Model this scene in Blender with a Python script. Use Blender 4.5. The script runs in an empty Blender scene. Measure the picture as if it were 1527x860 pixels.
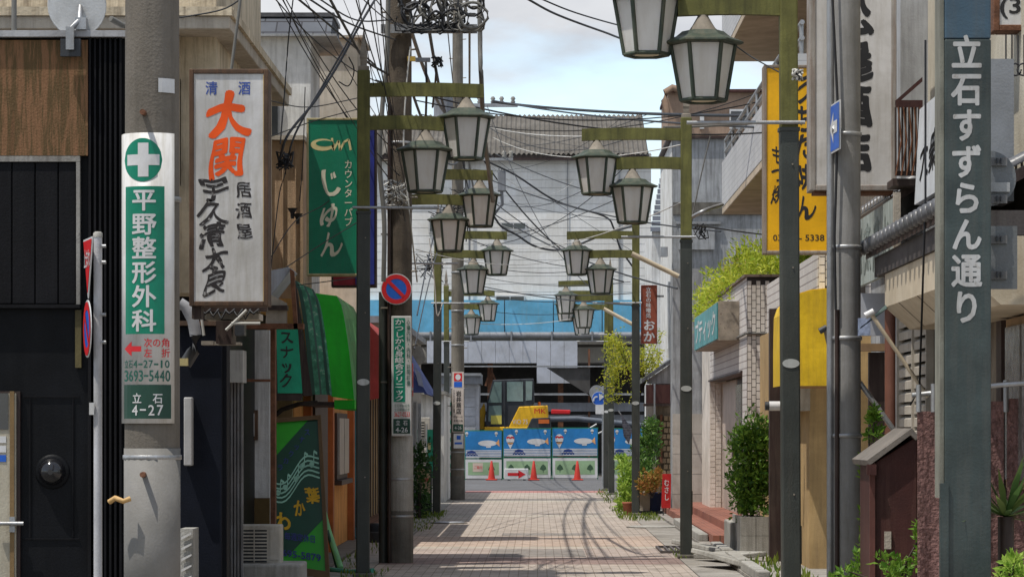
import bpy, bmesh, math, random
from mathutils import Vector, Matrix
R = math.radians
random.seed(7)
scn = bpy.context.scene
COL = scn.collection
# ---------------------------------------------------------------- camera, sky, sun, exposure
F, VX, VY, EYE = 4700.0, 801.5, 643.0, 1.6      # photo focal length in pixels, vanishing point, eye height
cam_d = bpy.data.cameras.new('camera'); cam = bpy.data.objects.new('camera', cam_d); COL.objects.link(cam)
cam.location = (0, 0, EYE); cam.rotation_euler = (R(90), 0, 0)
cam_d.sensor_width = 36; cam_d.lens = 36*F/1527
cam_d.shift_x = -(VX-763.5)/1527; cam_d.shift_y = (VY-430)/1527
cam_d.clip_start = .5; cam_d.clip_end = 3000
scn.camera = cam
SUN_EL, SUN_AZ = R(68), R(238)                   # azimuth measured clockwise from +Y: sun on the left, a little ahead
w = bpy.data.worlds.new('World'); scn.world = w; w.use_nodes = True
nt = w.node_tree; nt.nodes.clear()
def wn(t, **k):
    n = nt.nodes.new(t)
    for a, b in k.items(): setattr(n, a, b)
    return n
sky = wn('ShaderNodeTexSky', sky_type='NISHITA', sun_disc=False, sun_elevation=SUN_EL, sun_rotation=SUN_AZ, air_density=1.0, dust_density=.4, ozone_density=1.2)
tc = wn('ShaderNodeTexCoord'); mp = wn('ShaderNodeMapping'); mp.inputs['Scale'].default_value = (5, 5, 13)
mp.inputs['Location'].default_value = (.4, .15, .1)
nz = wn('ShaderNodeTexNoise'); nz.inputs['Scale'].default_value = 1.5; nz.inputs['Detail'].default_value = 9; nz.inputs['Roughness'].default_value = .52
rp = wn('ShaderNodeValToRGB'); rp.color_ramp.elements[0].position = .37; rp.color_ramp.elements[1].position = .55
mx = wn('ShaderNodeMix', data_type='RGBA'); n2 = wn('ShaderNodeTexNoise'); n2.inputs['Scale'].default_value = 3.1; n2.inputs['Detail'].default_value = 8; cr = wn('ShaderNodeValToRGB'); cr.color_ramp.elements[0].position = .35; cr.color_ramp.elements[1].position = .65; cr.color_ramp.elements[0].color = (2.7, 2.82, 3.05, 1); cr.color_ramp.elements[1].color = (3.75, 3.8, 3.9, 1)
bg = wn('ShaderNodeBackground'); bg.inputs[1].default_value = .15
out = wn('ShaderNodeOutputWorld')
L = nt.links.new
L(tc.outputs['Generated'], mp.inputs[0]); L(mp.outputs[0], nz.inputs['Vector']); L(nz.outputs[0], rp.inputs[0])
L(mp.outputs[0], n2.inputs['Vector']); L(n2.outputs[0], cr.inputs[0]); L(cr.outputs[0], mx.inputs[7]); L(rp.outputs[0], mx.inputs[0]); L(sky.outputs[0], mx.inputs[6]); L(mx.outputs[2], bg.inputs[0]); L(bg.outputs[0], out.inputs[0])
sd = bpy.data.lights.new('sun', 'SUN'); sd.energy = 2.9; sd.angle = R(.53); sd.color = (1, .955, .88)
so = bpy.data.objects.new('sun', sd); COL.objects.link(so); so.location = (-20, 30, 60)
sv = Vector((math.sin(SUN_AZ)*math.cos(SUN_EL), math.cos(SUN_AZ)*math.cos(SUN_EL), math.sin(SUN_EL)))
so.rotation_euler = sv.to_track_quat('Z', 'Y').to_euler()
scn.view_settings.view_transform = 'Standard'; scn.view_settings.look = 'None'
scn.view_settings.exposure = 0.58; scn.view_settings.gamma = 1.0; scn.view_settings.use_curve_mapping = False
scn.cycles.max_bounces = 8

# ---------------------------------------------------------------- helpers
def W(px, py, Y): return Vector(((px-VX)*Y/F, Y, EYE+(VY-py)*Y/F))
def WX(px, Y): return (px-VX)*Y/F
def WZ(py, Y): return EYE+(VY-py)*Y/F
class MB:
    def __init__(s): s.v = []; s.f = []; s.sm = []
    def face(s, pts, smooth=False):
        i = len(s.v); s.v += [Vector(p) for p in pts]; s.f.append(list(range(i, i+len(pts)))); s.sm.append(smooth); return s
    def poly(s, vs, fs, smooth=False):
        i = len(s.v); s.v += [Vector(p) for p in vs]; s.f += [[i+k for k in f] for f in fs]; s.sm += [smooth]*len(fs); return s
    def box(s, x0, x1, y0, y1, z0, z1, m=None):
        vs = [Vector((x, y, z)) for z in (z0, z1) for y in (y0, y1) for x in (x0, x1)]
        if m: vs = [m @ v for v in vs]
        return s.poly(vs, [(0,2,3,1), (4,5,7,6), (0,1,5,4), (2,6,7,3), (0,4,6,2), (1,3,7,5)])
    def pbox(s, px0, py0, px1, py1, Y0, Y1):                # front face traced at depth Y0, extends back to Y1
        a = W(px0, py1, Y0); b = W(px1, py0, Y0)
        return s.box(a.x, b.x, Y0, Y1, a.z, b.z)
    def prism(s, pts, d):                                   # polygon + extrusion vector
        d = Vector(d); n = len(pts); a = [Vector(p) for p in pts]; b = [p+d for p in a]
        nrm = Vector()
        for k in range(n): nrm += a[k].cross(a[(k+1) % n])
        if nrm.dot(d) > 0: a, b = b, a
        s.poly(a+b, [list(range(n)), list(range(2*n-1, n-1, -1))]+[(k, n+k, n+(k+1) % n, (k+1) % n) for k in range(n)])
        return s
    def tube(s, pts, r, n=6, caps=True, r1=None):
        pts = [Vector(p) for p in pts]; N = len(pts); vs = []; fs = []
        up = Vector((0, 0, 1))
        for k, p in enumerate(pts):
            t = (pts[min(k+1, N-1)]-pts[max(k-1, 0)]).normalized()
            a = t.cross(up if abs(t.z) < .95 else Vector((1, 0, 0))).normalized(); b = a.cross(t)
            rr = r if r1 is None else r+(r1-r)*k/(N-1)
            for j in range(n):
                c = 2*math.pi*j/n; vs.append(p+a*math.cos(c)*rr+b*math.sin(c)*rr)
        for k in range(N-1):
            for j in range(n):
                fs.append((k*n+j, k*n+(j+1) % n, (k+1)*n+(j+1) % n, (k+1)*n+j))
        s.poly(vs, fs, True)
        if caps:
            s.face(vs[:n][::-1]); s.face(vs[-n:])
        return s
    def lathe(s, prof, c=(0, 0, 0), n=16, smooth=True, rot=0):  # prof: (radius, z)
        vs = []; fs = []; c = Vector(c)
        for r, z in prof:
            for j in range(n):
                a = 2*math.pi*j/n+rot; vs.append(c+Vector((r*math.cos(a), r*math.sin(a), z)))
        for k in range(len(prof)-1):
            for j in range(n): fs.append((k*n+j, k*n+(j+1) % n, (k+1)*n+(j+1) % n, (k+1)*n+j))
        s.poly(vs, fs, smooth); s.face(vs[:n][::-1]); s.face(vs[-n:]); return s
    def disc(s, c, r, nrm, th, n=28, ry=None):
        c = Vector(c); nrm = Vector(nrm).normalized(); a = nrm.orthogonal().normalized() if abs(nrm.z) > .9 else nrm.cross(Vector((0, 0, 1))).normalized(); b = a.cross(nrm)
        ry = ry or r
        return s.prism([c+a*r*math.cos(2*math.pi*k/n)+b*ry*math.sin(2*math.pi*k/n) for k in range(n)], nrm*th)
    def build(s, name, mat, parent=None, org=None, bevel=0, seg=2):
        me = bpy.data.meshes.new(name)
        o = bpy.data.objects.new(name, me)
        if org is None: org = parent['_o'] if parent is not None and '_o' in parent else None
        if org is None and parent is None:
            xs = [v.x for v in s.v]; ys = [v.y for v in s.v]; zs = [v.z for v in s.v]
            org = ((min(xs)+max(xs))/2, (min(ys)+max(ys))/2, min(zs))
        org = Vector(org) if org is not None else Vector()
        me.from_pydata([v-org for v in s.v], [], s.f); me.validate()
        if len(me.polygons) == len(s.sm): me.polygons.foreach_set('use_smooth', s.sm)
        me.materials.append(mat); me.update()
        COL.objects.link(o)
        if parent is not None: o.parent = parent; o['_o'] = tuple(org)
        else: o.location = org; o['_o'] = tuple(org)
        if bevel:
            b = o.modifiers.new('bevel', 'BEVEL'); b.width = bevel; b.segments = seg; b.limit_method = 'ANGLE'; b.angle_limit = R(50)
        return o
def thing(name, label, cat, loc=(0, 0, 0), group=None, rotz=0):
    o = bpy.data.objects.new(name, None); COL.objects.link(o); o.location = loc; o['_o'] = tuple(loc); o.empty_display_size = .2
    o.rotation_euler.z = rotz
    return tag(o, label, cat, group)
def tag(o, label, cat, group=None, kind=None):
    o['label'] = label; o['category'] = cat
    if group: o['group'] = group
    if kind: o['kind'] = kind
    return o
def struct(o, label=None, cat=None):
    o['kind'] = 'structure'
    if label: o['label'] = label
    if cat: o['category'] = cat
    return o
def copy_tree(o, parent=None):
    c = o.copy(); COL.objects.link(c)
    if parent is not None: c.parent = parent
    for ch in o.children: copy_tree(ch, c)
    return c
# ---------------------------------------------------------------- materials
MC = {}
def mat(name, col, rough=.75, var=.18, scale=2.5, streak=0, dirt=(.06, .05, .04), bump=.12, bscale=60, metal=0, spec=.35, speck=0, grime=.28):
    if name in MC: return MC[name]
    m = bpy.data.materials.new(name); m.use_nodes = True; t = m.node_tree; N = t.nodes; K = t.links.new
    p = N['Principled BSDF']; p.inputs['Roughness'].default_value = rough; p.inputs['Metallic'].default_value = metal
    p.inputs['Specular IOR Level'].default_value = spec
    g = N.new('ShaderNodeNewGeometry')
    a = N.new('ShaderNodeTexNoise'); a.inputs['Scale'].default_value = scale; a.inputs['Detail'].default_value = 7; a.inputs['Roughness'].default_value = .62
    K(g.outputs['Position'], a.inputs['Vector'])
    r = N.new('ShaderNodeValToRGB'); r.color_ramp.elements[0].position = .3; r.color_ramp.elements[1].position = .72
    c0 = [max(0, x*(1-var)) for x in col]; c1 = [min(1, x*(1+var)) for x in col]
    r.color_ramp.elements[0].color = (*c0, 1); r.color_ramp.elements[1].color = (*c1, 1)
    K(a.outputs[0], r.inputs[0]); last = r.outputs[0]
    if streak:
        mpn = N.new('ShaderNodeMapping'); mpn.inputs['Scale'].default_value = (9, 9, .7); K(g.outputs['Position'], mpn.inputs[0])
        b = N.new('ShaderNodeTexNoise'); b.inputs['Scale'].default_value = 1.6; b.inputs['Detail'].default_value = 6; b.inputs['Roughness'].default_value = .7
        K(mpn.outputs[0], b.inputs['Vector'])
        r2 = N.new('ShaderNodeValToRGB'); r2.color_ramp.elements[0].position = .46; r2.color_ramp.elements[1].position = .68
        r2.color_ramp.elements[0].color = (0, 0, 0, 1); r2.color_ramp.elements[1].color = (streak, streak, streak, 1)
        K(b.outputs[0], r2.inputs[0])
        x = N.new('ShaderNodeMix'); x.data_type = 'RGBA'; K(r2.outputs[0], x.inputs[0]); K(last, x.inputs[6]); x.inputs[7].default_value = (*dirt, 1); last = x.outputs[2]
    if speck:
        b = N.new('ShaderNodeTexNoise'); b.inputs['Scale'].default_value = 14; b.inputs['Detail'].default_value = 8; b.inputs['Roughness'].default_value = .75
        K(g.outputs['Position'], b.inputs['Vector'])
        r2 = N.new('ShaderNodeValToRGB'); r2.color_ramp.elements[0].position = .56; r2.color_ramp.elements[1].position = .66
        r2.color_ramp.elements[0].color = (0, 0, 0, 1); r2.color_ramp.elements[1].color = (speck, speck, speck, 1); K(b.outputs[0], r2.inputs[0])
        x = N.new('ShaderNodeMix'); x.data_type = 'RGBA'; K(r2.outputs[0], x.inputs[0]); K(last, x.inputs[6]); x.inputs[7].default_value = (*dirt, 1); last = x.outputs[2]
    gm = N.new('ShaderNodeTexNoise'); gm.inputs['Scale'].default_value = .9; gm.inputs['Detail'].default_value = 10; gm.inputs['Roughness'].default_value = .72; gm.inputs['Distortion'].default_value = .4
    K(g.outputs['Position'], gm.inputs['Vector']); gr = N.new('ShaderNodeValToRGB'); gr.color_ramp.elements[0].position = .36; gr.color_ramp.elements[1].position = .6
    gv = 1-grime; gr.color_ramp.elements[0].color = (gv, gv*.98, gv*.94, 1); gr.color_ramp.elements[1].color = (1, 1, 1, 1); K(gm.outputs[0], gr.inputs[0])
    x = N.new('ShaderNodeMix'); x.data_type = 'RGBA'; x.blend_type = 'MULTIPLY'; x.inputs[0].default_value = 1; K(last, x.inputs[6]); K(gr.outputs[0], x.inputs[7]); last = x.outputs[2]
    K(last, p.inputs['Base Color'])
    if bump:
        e = N.new('ShaderNodeTexNoise'); e.inputs['Scale'].default_value = bscale; e.inputs['Detail'].default_value = 4; K(g.outputs['Position'], e.inputs['Vector'])
        bn = N.new('ShaderNodeBump'); bn.inputs['Strength'].default_value = bump; bn.inputs['Distance'].default_value = .02; K(e.outputs[0], bn.inputs['Height']); K(bn.outputs[0], p.inputs['Normal'])
    MC[name] = m; return m
def leafmat(name, c0, c1, tr=.35):
    m = bpy.data.materials.new(name); m.use_nodes = True; t = m.node_tree; N = t.nodes; K = t.links.new
    p = N['Principled BSDF']; p.inputs['Roughness'].default_value = .55; p.inputs['Specular IOR Level'].default_value = .3
    g = N.new('ShaderNodeNewGeometry'); r = N.new('ShaderNodeValToRGB')
    r.color_ramp.elements[0].color = (*c0, 1); r.color_ramp.elements[1].color = (*c1, 1); K(g.outputs['Random Per Island'], r.inputs[0])
    K(r.outputs[0], p.inputs['Base Color'])
    tb = N.new('ShaderNodeBsdfTranslucent'); K(r.outputs[0], tb.inputs[0]); ms = N.new('ShaderNodeMixShader'); ms.inputs[0].default_value = tr
    K(p.outputs[0], ms.inputs[1]); K(tb.outputs[0], ms.inputs[2]); K(ms.outputs[0], N['Material Output'].inputs[0])
    return m
def brickmat(name, c1, c2, mortar, bw, bh, rough=.85, axis='XY', offset=.5, msize=.06, var=.25, weeds=False):
    m = bpy.data.materials.new(name); m.use_nodes = True; t = m.node_tree; N = t.nodes; K = t.links.new
    p = N['Principled BSDF']; p.inputs['Roughness'].default_value = rough; p.inputs['Specular IOR Level'].default_value = .25
    g = N.new('ShaderNodeNewGeometry'); sx = N.new('ShaderNodeSeparateXYZ'); K(g.outputs['Position'], sx.inputs[0])
    cx = N.new('ShaderNodeCombineXYZ'); K(sx.outputs[axis[0]], cx.inputs[0]); K(sx.outputs[axis[1]], cx.inputs[1])
    b = N.new('ShaderNodeTexBrick'); b.offset = offset; K(cx.outputs[0], b.inputs['Vector'])
    b.inputs['Scale'].default_value = 1; b.inputs['Brick Width'].default_value = bw; b.inputs['Row Height'].default_value = bh
    b.inputs['Mortar Size'].default_value = msize*bh; b.inputs['Mortar Smooth'].default_value = .2; b.inputs['Bias'].default_value = 0
    b.inputs['Color1'].default_value = (*c1, 1); b.inputs['Color2'].default_value = (*c2, 1); b.inputs['Mortar'].default_value = (*mortar, 1)
    a = N.new('ShaderNodeTexNoise'); a.inputs['Scale'].default_value = .9; a.inputs['Detail'].default_value = 8; a.inputs['Roughness'].default_value = .65; K(g.outputs['Position'], a.inputs['Vector'])
    r = N.new('ShaderNodeValToRGB'); r.color_ramp.elements[0].position = .3; r.color_ramp.elements[1].position = .7
    r.color_ramp.elements[0].color = (1-var,)*3+(1,); r.color_ramp.elements[1].color = (1.0+var*.4,)*3+(1,); K(a.outputs[0], r.inputs[0])
    if weeds:                                                # worn paving: blotchy stains and gum spots
        s1 = N.new('ShaderNodeTexNoise'); s1.inputs['Scale'].default_value = 3.3; s1.inputs['Detail'].default_value = 10; s1.inputs['Roughness'].default_value = .8; K(g.outputs['Position'], s1.inputs['Vector'])
        v1 = N.new('ShaderNodeValToRGB'); v1.color_ramp.elements[0].position = .38; v1.color_ramp.elements[1].position = .52; v1.color_ramp.elements[0].color = (.58, .57, .56, 1); v1.color_ramp.elements[1].color = (1, 1, 1, 1); K(s1.outputs[0], v1.inputs[0])
        vv = N.new('ShaderNodeMix'); vv.data_type = 'RGBA'; vv.blend_type = 'MULTIPLY'; vv.inputs[0].default_value = 1; K(r.outputs[0], vv.inputs[6]); K(v1.outputs[0], vv.inputs[7]); r = vv
    x = N.new('ShaderNodeMix'); x.data_type = 'RGBA'; x.blend_type = 'MULTIPLY'; x.inputs[0].default_value = 1; K(b.outputs['Color'], x.inputs[6]); K(r.outputs[2 if weeds else 0], x.inputs[7])
    last = x.outputs[2]
    K(last, p.inputs['Base Color'])
    bn = N.new('ShaderNodeBump'); bn.inputs['Strength'].default_value = .4; bn.inputs['Distance'].default_value = .004; bn.invert = True
    K(b.outputs['Fac'], bn.inputs['Height']); K(bn.outputs[0], p.inputs['Normal'])
    MC[name] = m; return m
def milk(name, col, tr=.45):
    m = mat(name, col, rough=.45, var=.08, bump=0, spec=.4, streak=.35, dirt=(.5, .43, .33), grime=.12); t = m.node_tree; N = t.nodes; K = t.links.new
    tb = N.new('ShaderNodeBsdfTranslucent'); tb.inputs[0].default_value = (*col, 1); ms = N.new('ShaderNodeMixShader'); ms.inputs[0].default_value = tr
    K(N['Principled BSDF'].outputs[0], ms.inputs[1]); K(tb.outputs[0], ms.inputs[2]); K(ms.outputs[0], N['Material Output'].inputs[0]); return m
def woodmat(name, cols, sc=(7, 7, .9)):
    m = mat(name, cols[0], rough=.85, var=.2, bump=.25); t = m.node_tree; N = t.nodes; K = t.links.new
    g = N.new('ShaderNodeNewGeometry'); mp_ = N.new('ShaderNodeMapping'); mp_.inputs['Scale'].default_value = sc; K(g.outputs['Position'], mp_.inputs[0])
    a = N.new('ShaderNodeTexNoise'); a.inputs['Scale'].default_value = 1.7; a.inputs['Detail'].default_value = 9; a.inputs['Roughness'].default_value = .7; a.inputs['Distortion'].default_value = .25; K(mp_.outputs[0], a.inputs['Vector'])
    r = N.new('ShaderNodeValToRGB'); K(a.outputs[0], r.inputs[0]); e = r.color_ramp.elements
    e[0].position = .25; e[0].color = (*cols[0], 1); e[1].position = .78; e[1].color = (*cols[-1], 1)
    for i, c in enumerate(cols[1:-1]): q = e.new(.25+.53*(i+1)/(len(cols)-1)); q.color = (*c, 1)
    K(r.outputs[0], N['Principled BSDF'].inputs['Base Color']); return m
def fabric(m, tr=.4):                                       # sunlit canvas lets light through
    t = m.node_tree; N = t.nodes; K = t.links.new; p = N['Principled BSDF']; src = p.inputs['Base Color'].links[0].from_socket
    tb = N.new('ShaderNodeBsdfTranslucent'); K(src, tb.inputs[0]); ms = N.new('ShaderNodeMixShader'); ms.inputs[0].default_value = tr
    K(p.outputs[0], ms.inputs[1]); K(tb.outputs[0], ms.inputs[2]); K(ms.outputs[0], N['Material Output'].inputs[0]); return m
def glassmat(name, col, rough=.08):
    return mat(name, col, rough=rough, var=.3, scale=.8, bump=0, spec=.8)
olive = mat('olive_paint', (.135, .132, .036), var=.35, scale=4, streak=.5, dirt=(.03, .03, .012), rough=.7)
postgr = mat('dark_post_paint', (.040, .046, .040), rough=.5, var=.2, streak=.35, dirt=(.09, .085, .07), spec=.4)
lampgr = mat('lantern_green', (.045, .062, .044), rough=.6, var=.3, scale=6, streak=.5, dirt=(.13, .12, .08))
pane_m = milk('lantern_pane', (.95, .93, .90), .55); plate_m = mat('lantern_bottom', (.65, .58, .42), bump=0)
plaq = mat('plaque_white', (.55, .57, .55), rough=.4, streak=.5, dirt=(.25, .25, .22))
conc = mat('pole_concrete', (.185, .165, .135), rough=.9, var=.22, streak=.65, dirt=(.09, .08, .065), bump=.3)
conc_l = mat('pale_concrete', (.36, .35, .32), rough=.9, var=.2, streak=.6, dirt=(.14, .13, .11), bump=.3)
conc_d = mat('stained_concrete', (.15, .14, .12), rough=.9, var=.35, streak=.6, bump=.3)
steel = mat('galvanised', (.38, .39, .40), rough=.45, metal=.6, var=.2, streak=.3, dirt=(.2, .15, .1))
rust = mat('rust_steel', (.17, .075, .04), rough=.85, var=.45, scale=9, bump=.3)
rustbrown = mat('rust_brown_frame', (.09, .055, .035), rough=.75, var=.4, scale=8, streak=.6, dirt=(.2, .1, .05))
wire_m = mat('black_cable', (.022, .023, .026), rough=.55, bump=0, var=.2)
wire_w = mat('white_cable', (.55, .54, .50), rough=.6, bump=0)
wire_g = mat('grey_cable', (.16, .155, .14), rough=.6, bump=0)
white = mat('white_sign', (.66, .65, .635), rough=.4, var=.06, streak=.5, dirt=(.36, .33, .26), bump=.03)
white_c = mat('clean_white', (.66, .66, .66), rough=.4, var=.05, bump=.02)
ink = mat('ink_black', (.025, .024, .025), rough=.5, var=.2, bump=0)
black_w = mat('black_wall', (.006, .0065, .008), rough=.5, var=.35, streak=.25, dirt=(.014, .014, .015), spec=.12, speck=.08)
cream = mat('cream_mortar', (.60, .51, .37), rough=.9, var=.2, streak=.75, dirt=(.16, .12, .08), bump=.3, bscale=25)
peach = mat('peach_mortar', (.52, .37, .24), rough=.9, var=.2, streak=.55, dirt=(.2, .13, .08), bump=.3)
wht_w = mat('white_mortar', (.72, .72, .70), rough=.9, var=.14, streak=.55, dirt=(.28, .27, .25), bump=.2)
gry_w = mat('grey_mortar', (.36, .37, .38), rough=.9, var=.2, streak=.7, dirt=(.13, .13, .13), bump=.25)
beige_w = mat('beige_mortar', (.45, .40, .33), rough=.9, var=.18, streak=.5, dirt=(.2, .17, .13), bump=.25)
brown_d = mat('dark_brown_paint', (.038, .021, .017), rough=.55, var=.3, streak=.4, dirt=(.12, .09, .07))
maroon = mat('maroon_metal', (.055, .016, .013), rough=.6, var=.3, streak=.3, dirt=(.16, .08, .06))
glass_d = glassmat('dark_glass', (.03, .035, .04))
tile_dk = mat('grey_roof_tile', (.10, .10, .105), rough=.4, var=.35, scale=12, spec=.5)
red_p = mat('sign_red', (.64, .02, .025), rough=.4, var=.1, bump=0)
blue_p = mat('sign_blue', (.02, .12, .55), rough=.4, var=.1, bump=0)
green_p = mat('sign_green', (.0, .22, .13), rough=.4, var=.1, bump=0)
dkgreen_p = mat('sign_dark_green', (.015, .06, .04), rough=.4, var=.15, bump=0)

# ---------------------------------------------------------------- lettering (flat print, one mesh per colour)
GC = {}
def glyph(s, cut=0):
    k = (s, cut)
    if k in GC: return GC[k]
    c = bpy.data.curves.new('t', 'FONT'); c.body = s; c.size = 1; c.resolution_u = 3; c.dimensions = '2D'
    o = bpy.data.objects.new('t', c); COL.objects.link(o)
    dg = bpy.context.evaluated_depsgraph_get(); me = bpy.data.meshes.new_from_object(o.evaluated_get(dg))
    if cut:                                                  # slice wide strokes so that they follow a curved sign
        bm = bmesh.new(); bm.from_mesh(me)
        for q in range(1, cut):
            bmesh.ops.bisect_plane(bm, geom=bm.verts[:]+bm.edges[:]+bm.faces[:], plane_co=(q/cut, 0, 0), plane_no=(1, 0, 0))
            bmesh.ops.bisect_plane(bm, geom=bm.verts[:]+bm.edges[:]+bm.faces[:], plane_co=(0, q/cut-.12, 0), plane_no=(0, 1, 0))
        bm.to_mesh(me); bm.free()
    r = ([(v.co.x, v.co.y) for v in me.vertices], [tuple(p.vertices) for p in me.polygons])
    bpy.data.objects.remove(o); bpy.data.curves.remove(c); bpy.data.meshes.remove(me)
    GC[k] = r; return r
def put(mb, fn, s, x0, y0, x1, y1, bold=0, brush=0, fit=False, rot=0):
    vs, fs = glyph(s, 12 if brush else getattr(fn, 'cut', 0))
    if s in '1()' : c_ = (x0+x1)/2; h_ = (x1-x0)*.17; x0, x1 = c_-h_, c_+h_
    if not vs: return
    if fit or len(s) > 1 or ord(s[0]) < 0x2000:
        ax = min(v[0] for v in vs); bx = max(v[0] for v in vs); ay = min(v[1] for v in vs); by = max(v[1] for v in vs)
    else: ax, bx, ay, by = 0, 1, -.12, .88
    rs = random.Random(s); ph = rs.uniform(0, 6); tl = rs.uniform(-.5, .5)
    e = (x1-x0)*.01; o_ = fn((x0+x1)/2, (y0+y1)/2); nv = -(fn((x0+x1)/2+e, (y0+y1)/2)-o_).cross(fn((x0+x1)/2, (y0+y1)/2+(y1-y0)*.01)-o_).normalized()
    sh = [(0, 0)] if not bold else [(bold*math.cos(R(a)), bold*math.sin(R(a))) for a in range(0, 360, 45)]
    for q, (bu, bv) in enumerate(sh):                         # heavy strokes: stacked, slightly shifted layers of print
        i = len(mb.v)
        for x, y in vs:
            u = (x+bu-ax)/(bx-ax); v = (by-y-bv)/(by-ay)
            if brush:
                u += brush*(.06*math.sin(5*v+ph)+.05*math.sin(9*u+3*v+ph)+.10*tl*(v-.5)); v += brush*(.05*math.sin(6*u+ph)-.12*(u-.5))
            if rot:
                du, dv = u-.5, v-.5; u = .5+du*math.cos(rot)-dv*math.sin(rot); v = .5+du*math.sin(rot)+dv*math.cos(rot)
            mb.v.append(Vector(fn(x0+u*(x1-x0), y0+v*(y1-y0)))+nv*(.00012*q))
        for f in fs: mb.f.append([i+k for k in f]); mb.sm.append(False)
def vtext(mb, fn, s, x0, y0, x1, y1, bold=0, brush=0, gap=0):
    h = (y1-y0)/len(s)
    for k, ch in enumerate(s):
        if ch != ' ':
            put(mb, fn, ch, x0, y0+k*h+gap*h/2, x1, y0+(k+1)*h-gap*h/2, bold, brush)
def htext(mb, fn, s, x0, y0, x1, y1, bold=0, brush=0):
    w_ = (x1-x0)/len(s)
    for k, ch in enumerate(s):
        if ch != ' ': put(mb, fn, ch, x0+k*w_, y0, x0+(k+1)*w_, y1, bold, brush)
def plane(Y): return lambda px, py: W(px, py, Y)
def quad(mb, fn, x0, y0, x1, y1): mb.face([fn(x0, y1), fn(x1, y1), fn(x1, y0), fn(x0, y0)])
def rrect(mb, fn, x0, y0, x1, y1, r, n=4):
    pts = []
    for cx, cy, a in ((x1-r, y0+r, -90), (x1-r, y1-r, 0), (x0+r, y1-r, 90), (x0+r, y0+r, 180)):
        for k in range(n+1):
            t = R(a+90*k/n); pts.append(fn(cx+r*math.cos(t), cy+r*math.sin(t)))
    mb.face(pts[::-1])
def ell(mb, fn, cx, cy, rx, ry, n=24, a0=0, a1=360):
    mb.face([fn(cx+rx*math.cos(R(a0+(a1-a0)*k/n)), cy-ry*math.sin(R(a0+(a1-a0)*k/n))) for k in range(n+(a1-a0 < 360))])
def line2(mb, fn, pts, w_):                                  # stroked polyline on a sign plane
    for (ax, ay), (bx, by) in zip(pts, pts[1:]):
        d = math.hypot(bx-ax, by-ay) or 1; nx, ny = -(by-ay)/d*w_/2, (bx-ax)/d*w_/2
        mb.face([fn(ax+nx, ay+ny), fn(bx+nx, by+ny), fn(bx-nx, by-ny), fn(ax-nx, ay-ny)])
def lightbox(name, label, px0, py0, px1, py1, Y, d=.22, frame=rustbrown, panel=white, fr=6, group=None, cat='sign', panel_label=None):
    a = W(px0, py1, Y); b = W(px1, py0, Y)
    t = thing(name, label, cat, ((a.x+b.x)/2, Y+d/2, a.z), group)
    f_ = fr*Y/F
    m = MB(); m.box(a.x+.004, b.x-.004, Y+.03, Y+d-.003, a.z+.004, b.z-.004); m.build('casing', frame, t, bevel=.01)
    for (x0, x1, z0, z1) in ((a.x, a.x+f_, a.z, b.z), (b.x-f_, b.x, a.z, b.z), (a.x+f_, b.x-f_, a.z, a.z+f_), (a.x+f_, b.x-f_, b.z-f_, b.z)):
        MB().box(x0, x1, Y, Y+d, z0, z1).build('frame_bar', frame, t, bevel=.006)
    MB().box(a.x+f_, b.x-f_, Y+.012, Y+.028, a.z+f_, b.z-f_).build('panel', panel, t)
    return t, plane(Y+.008)
def leaves(mb, cen, rad, n, size, rng, shape='ell', up=0.3, narrow=.45, hollow=.35):
    cen = Vector(cen); rad = Vector(rad)
    for _ in range(n):
        while True:
            d = Vector((rng.uniform(-1, 1), rng.uniform(-1, 1), rng.uniform(-1, 1)))
            if hollow < d.length < 1: break
        p = cen+Vector((d.x*rad.x, d.y*rad.y, d.z*rad.z))
        leaf(mb, p, (d+Vector((rng.uniform(-.9, .9), rng.uniform(-.9, .9), rng.uniform(-.6, .9)+up))).normalized(), size*rng.uniform(.45, 1.5), rng, narrow*rng.uniform(.7, 1.3))
def leaf(mb, p, dr, s, rng, narrow=.45):
    a = dr.orthogonal().normalized(); a = (Matrix.Rotation(rng.uniform(0, 6.28), 3, dr) @ a); n = a.cross(dr)
    mb.poly([p, p+dr*s*.5+a*s*narrow*.5+n*s*.08, p+dr*s, p+dr*s*.5-a*s*narrow*.5+n*s*.08], [(0, 1, 2, 3)])
def bush(name, label, cat, blobs, n, size, lm, stems=5, group=None, seed=1, stem_m=None, narrow=.45, up=.3):
    rng = random.Random(seed); zb = min(b[0][2]-b[1][2] for b in blobs); c = blobs[0][0]
    t = thing(name, label, cat, (c[0], c[1], zb), group)
    m = MB(); tot = sum(b[1][0]*b[1][2] for b in blobs)
    for cc, rr in blobs:
        k = int(n*rr[0]*rr[2]/tot)
        # clumps inside the blob so that light and dark patches show
        for _ in range(max(4, k//28)):
            d = Vector((rng.gauss(0, .45), rng.gauss(0, .45), rng.gauss(0, .45)))
            if d.length > 1: d.normalize()
            q = Vector(cc)+Vector((d.x*rr[0], d.y*rr[1], d.z*rr[2]))
            leaves(m, q, (rr[0]*.34, rr[1]*.34, rr[2]*.34), 28, size, rng, narrow=narrow, up=up, hollow=.1)
    m.build('foliage', lm, t)
    m = MB()
    for k in range(stems):
        cc, rr = blobs[k % len(blobs)]
        b0 = Vector((c[0]+rng.uniform(-.1, .1)*rr[0], c[1]+rng.uniform(-.1, .1), zb)); e = Vector(cc)+Vector((rng.uniform(-.5, .5)*rr[0], rng.uniform(-.4, .4)*rr[1], rng.uniform(0, .6)*rr[2]))
        mid = (b0+e)/2+Vector((rng.uniform(-.05, .05), rng.uniform(-.05, .05), 0))
        m.tube([b0, mid, e], .014, 5, r1=.005)
    m.build('stem', stem_m or brown_d, t)
    return t
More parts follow.
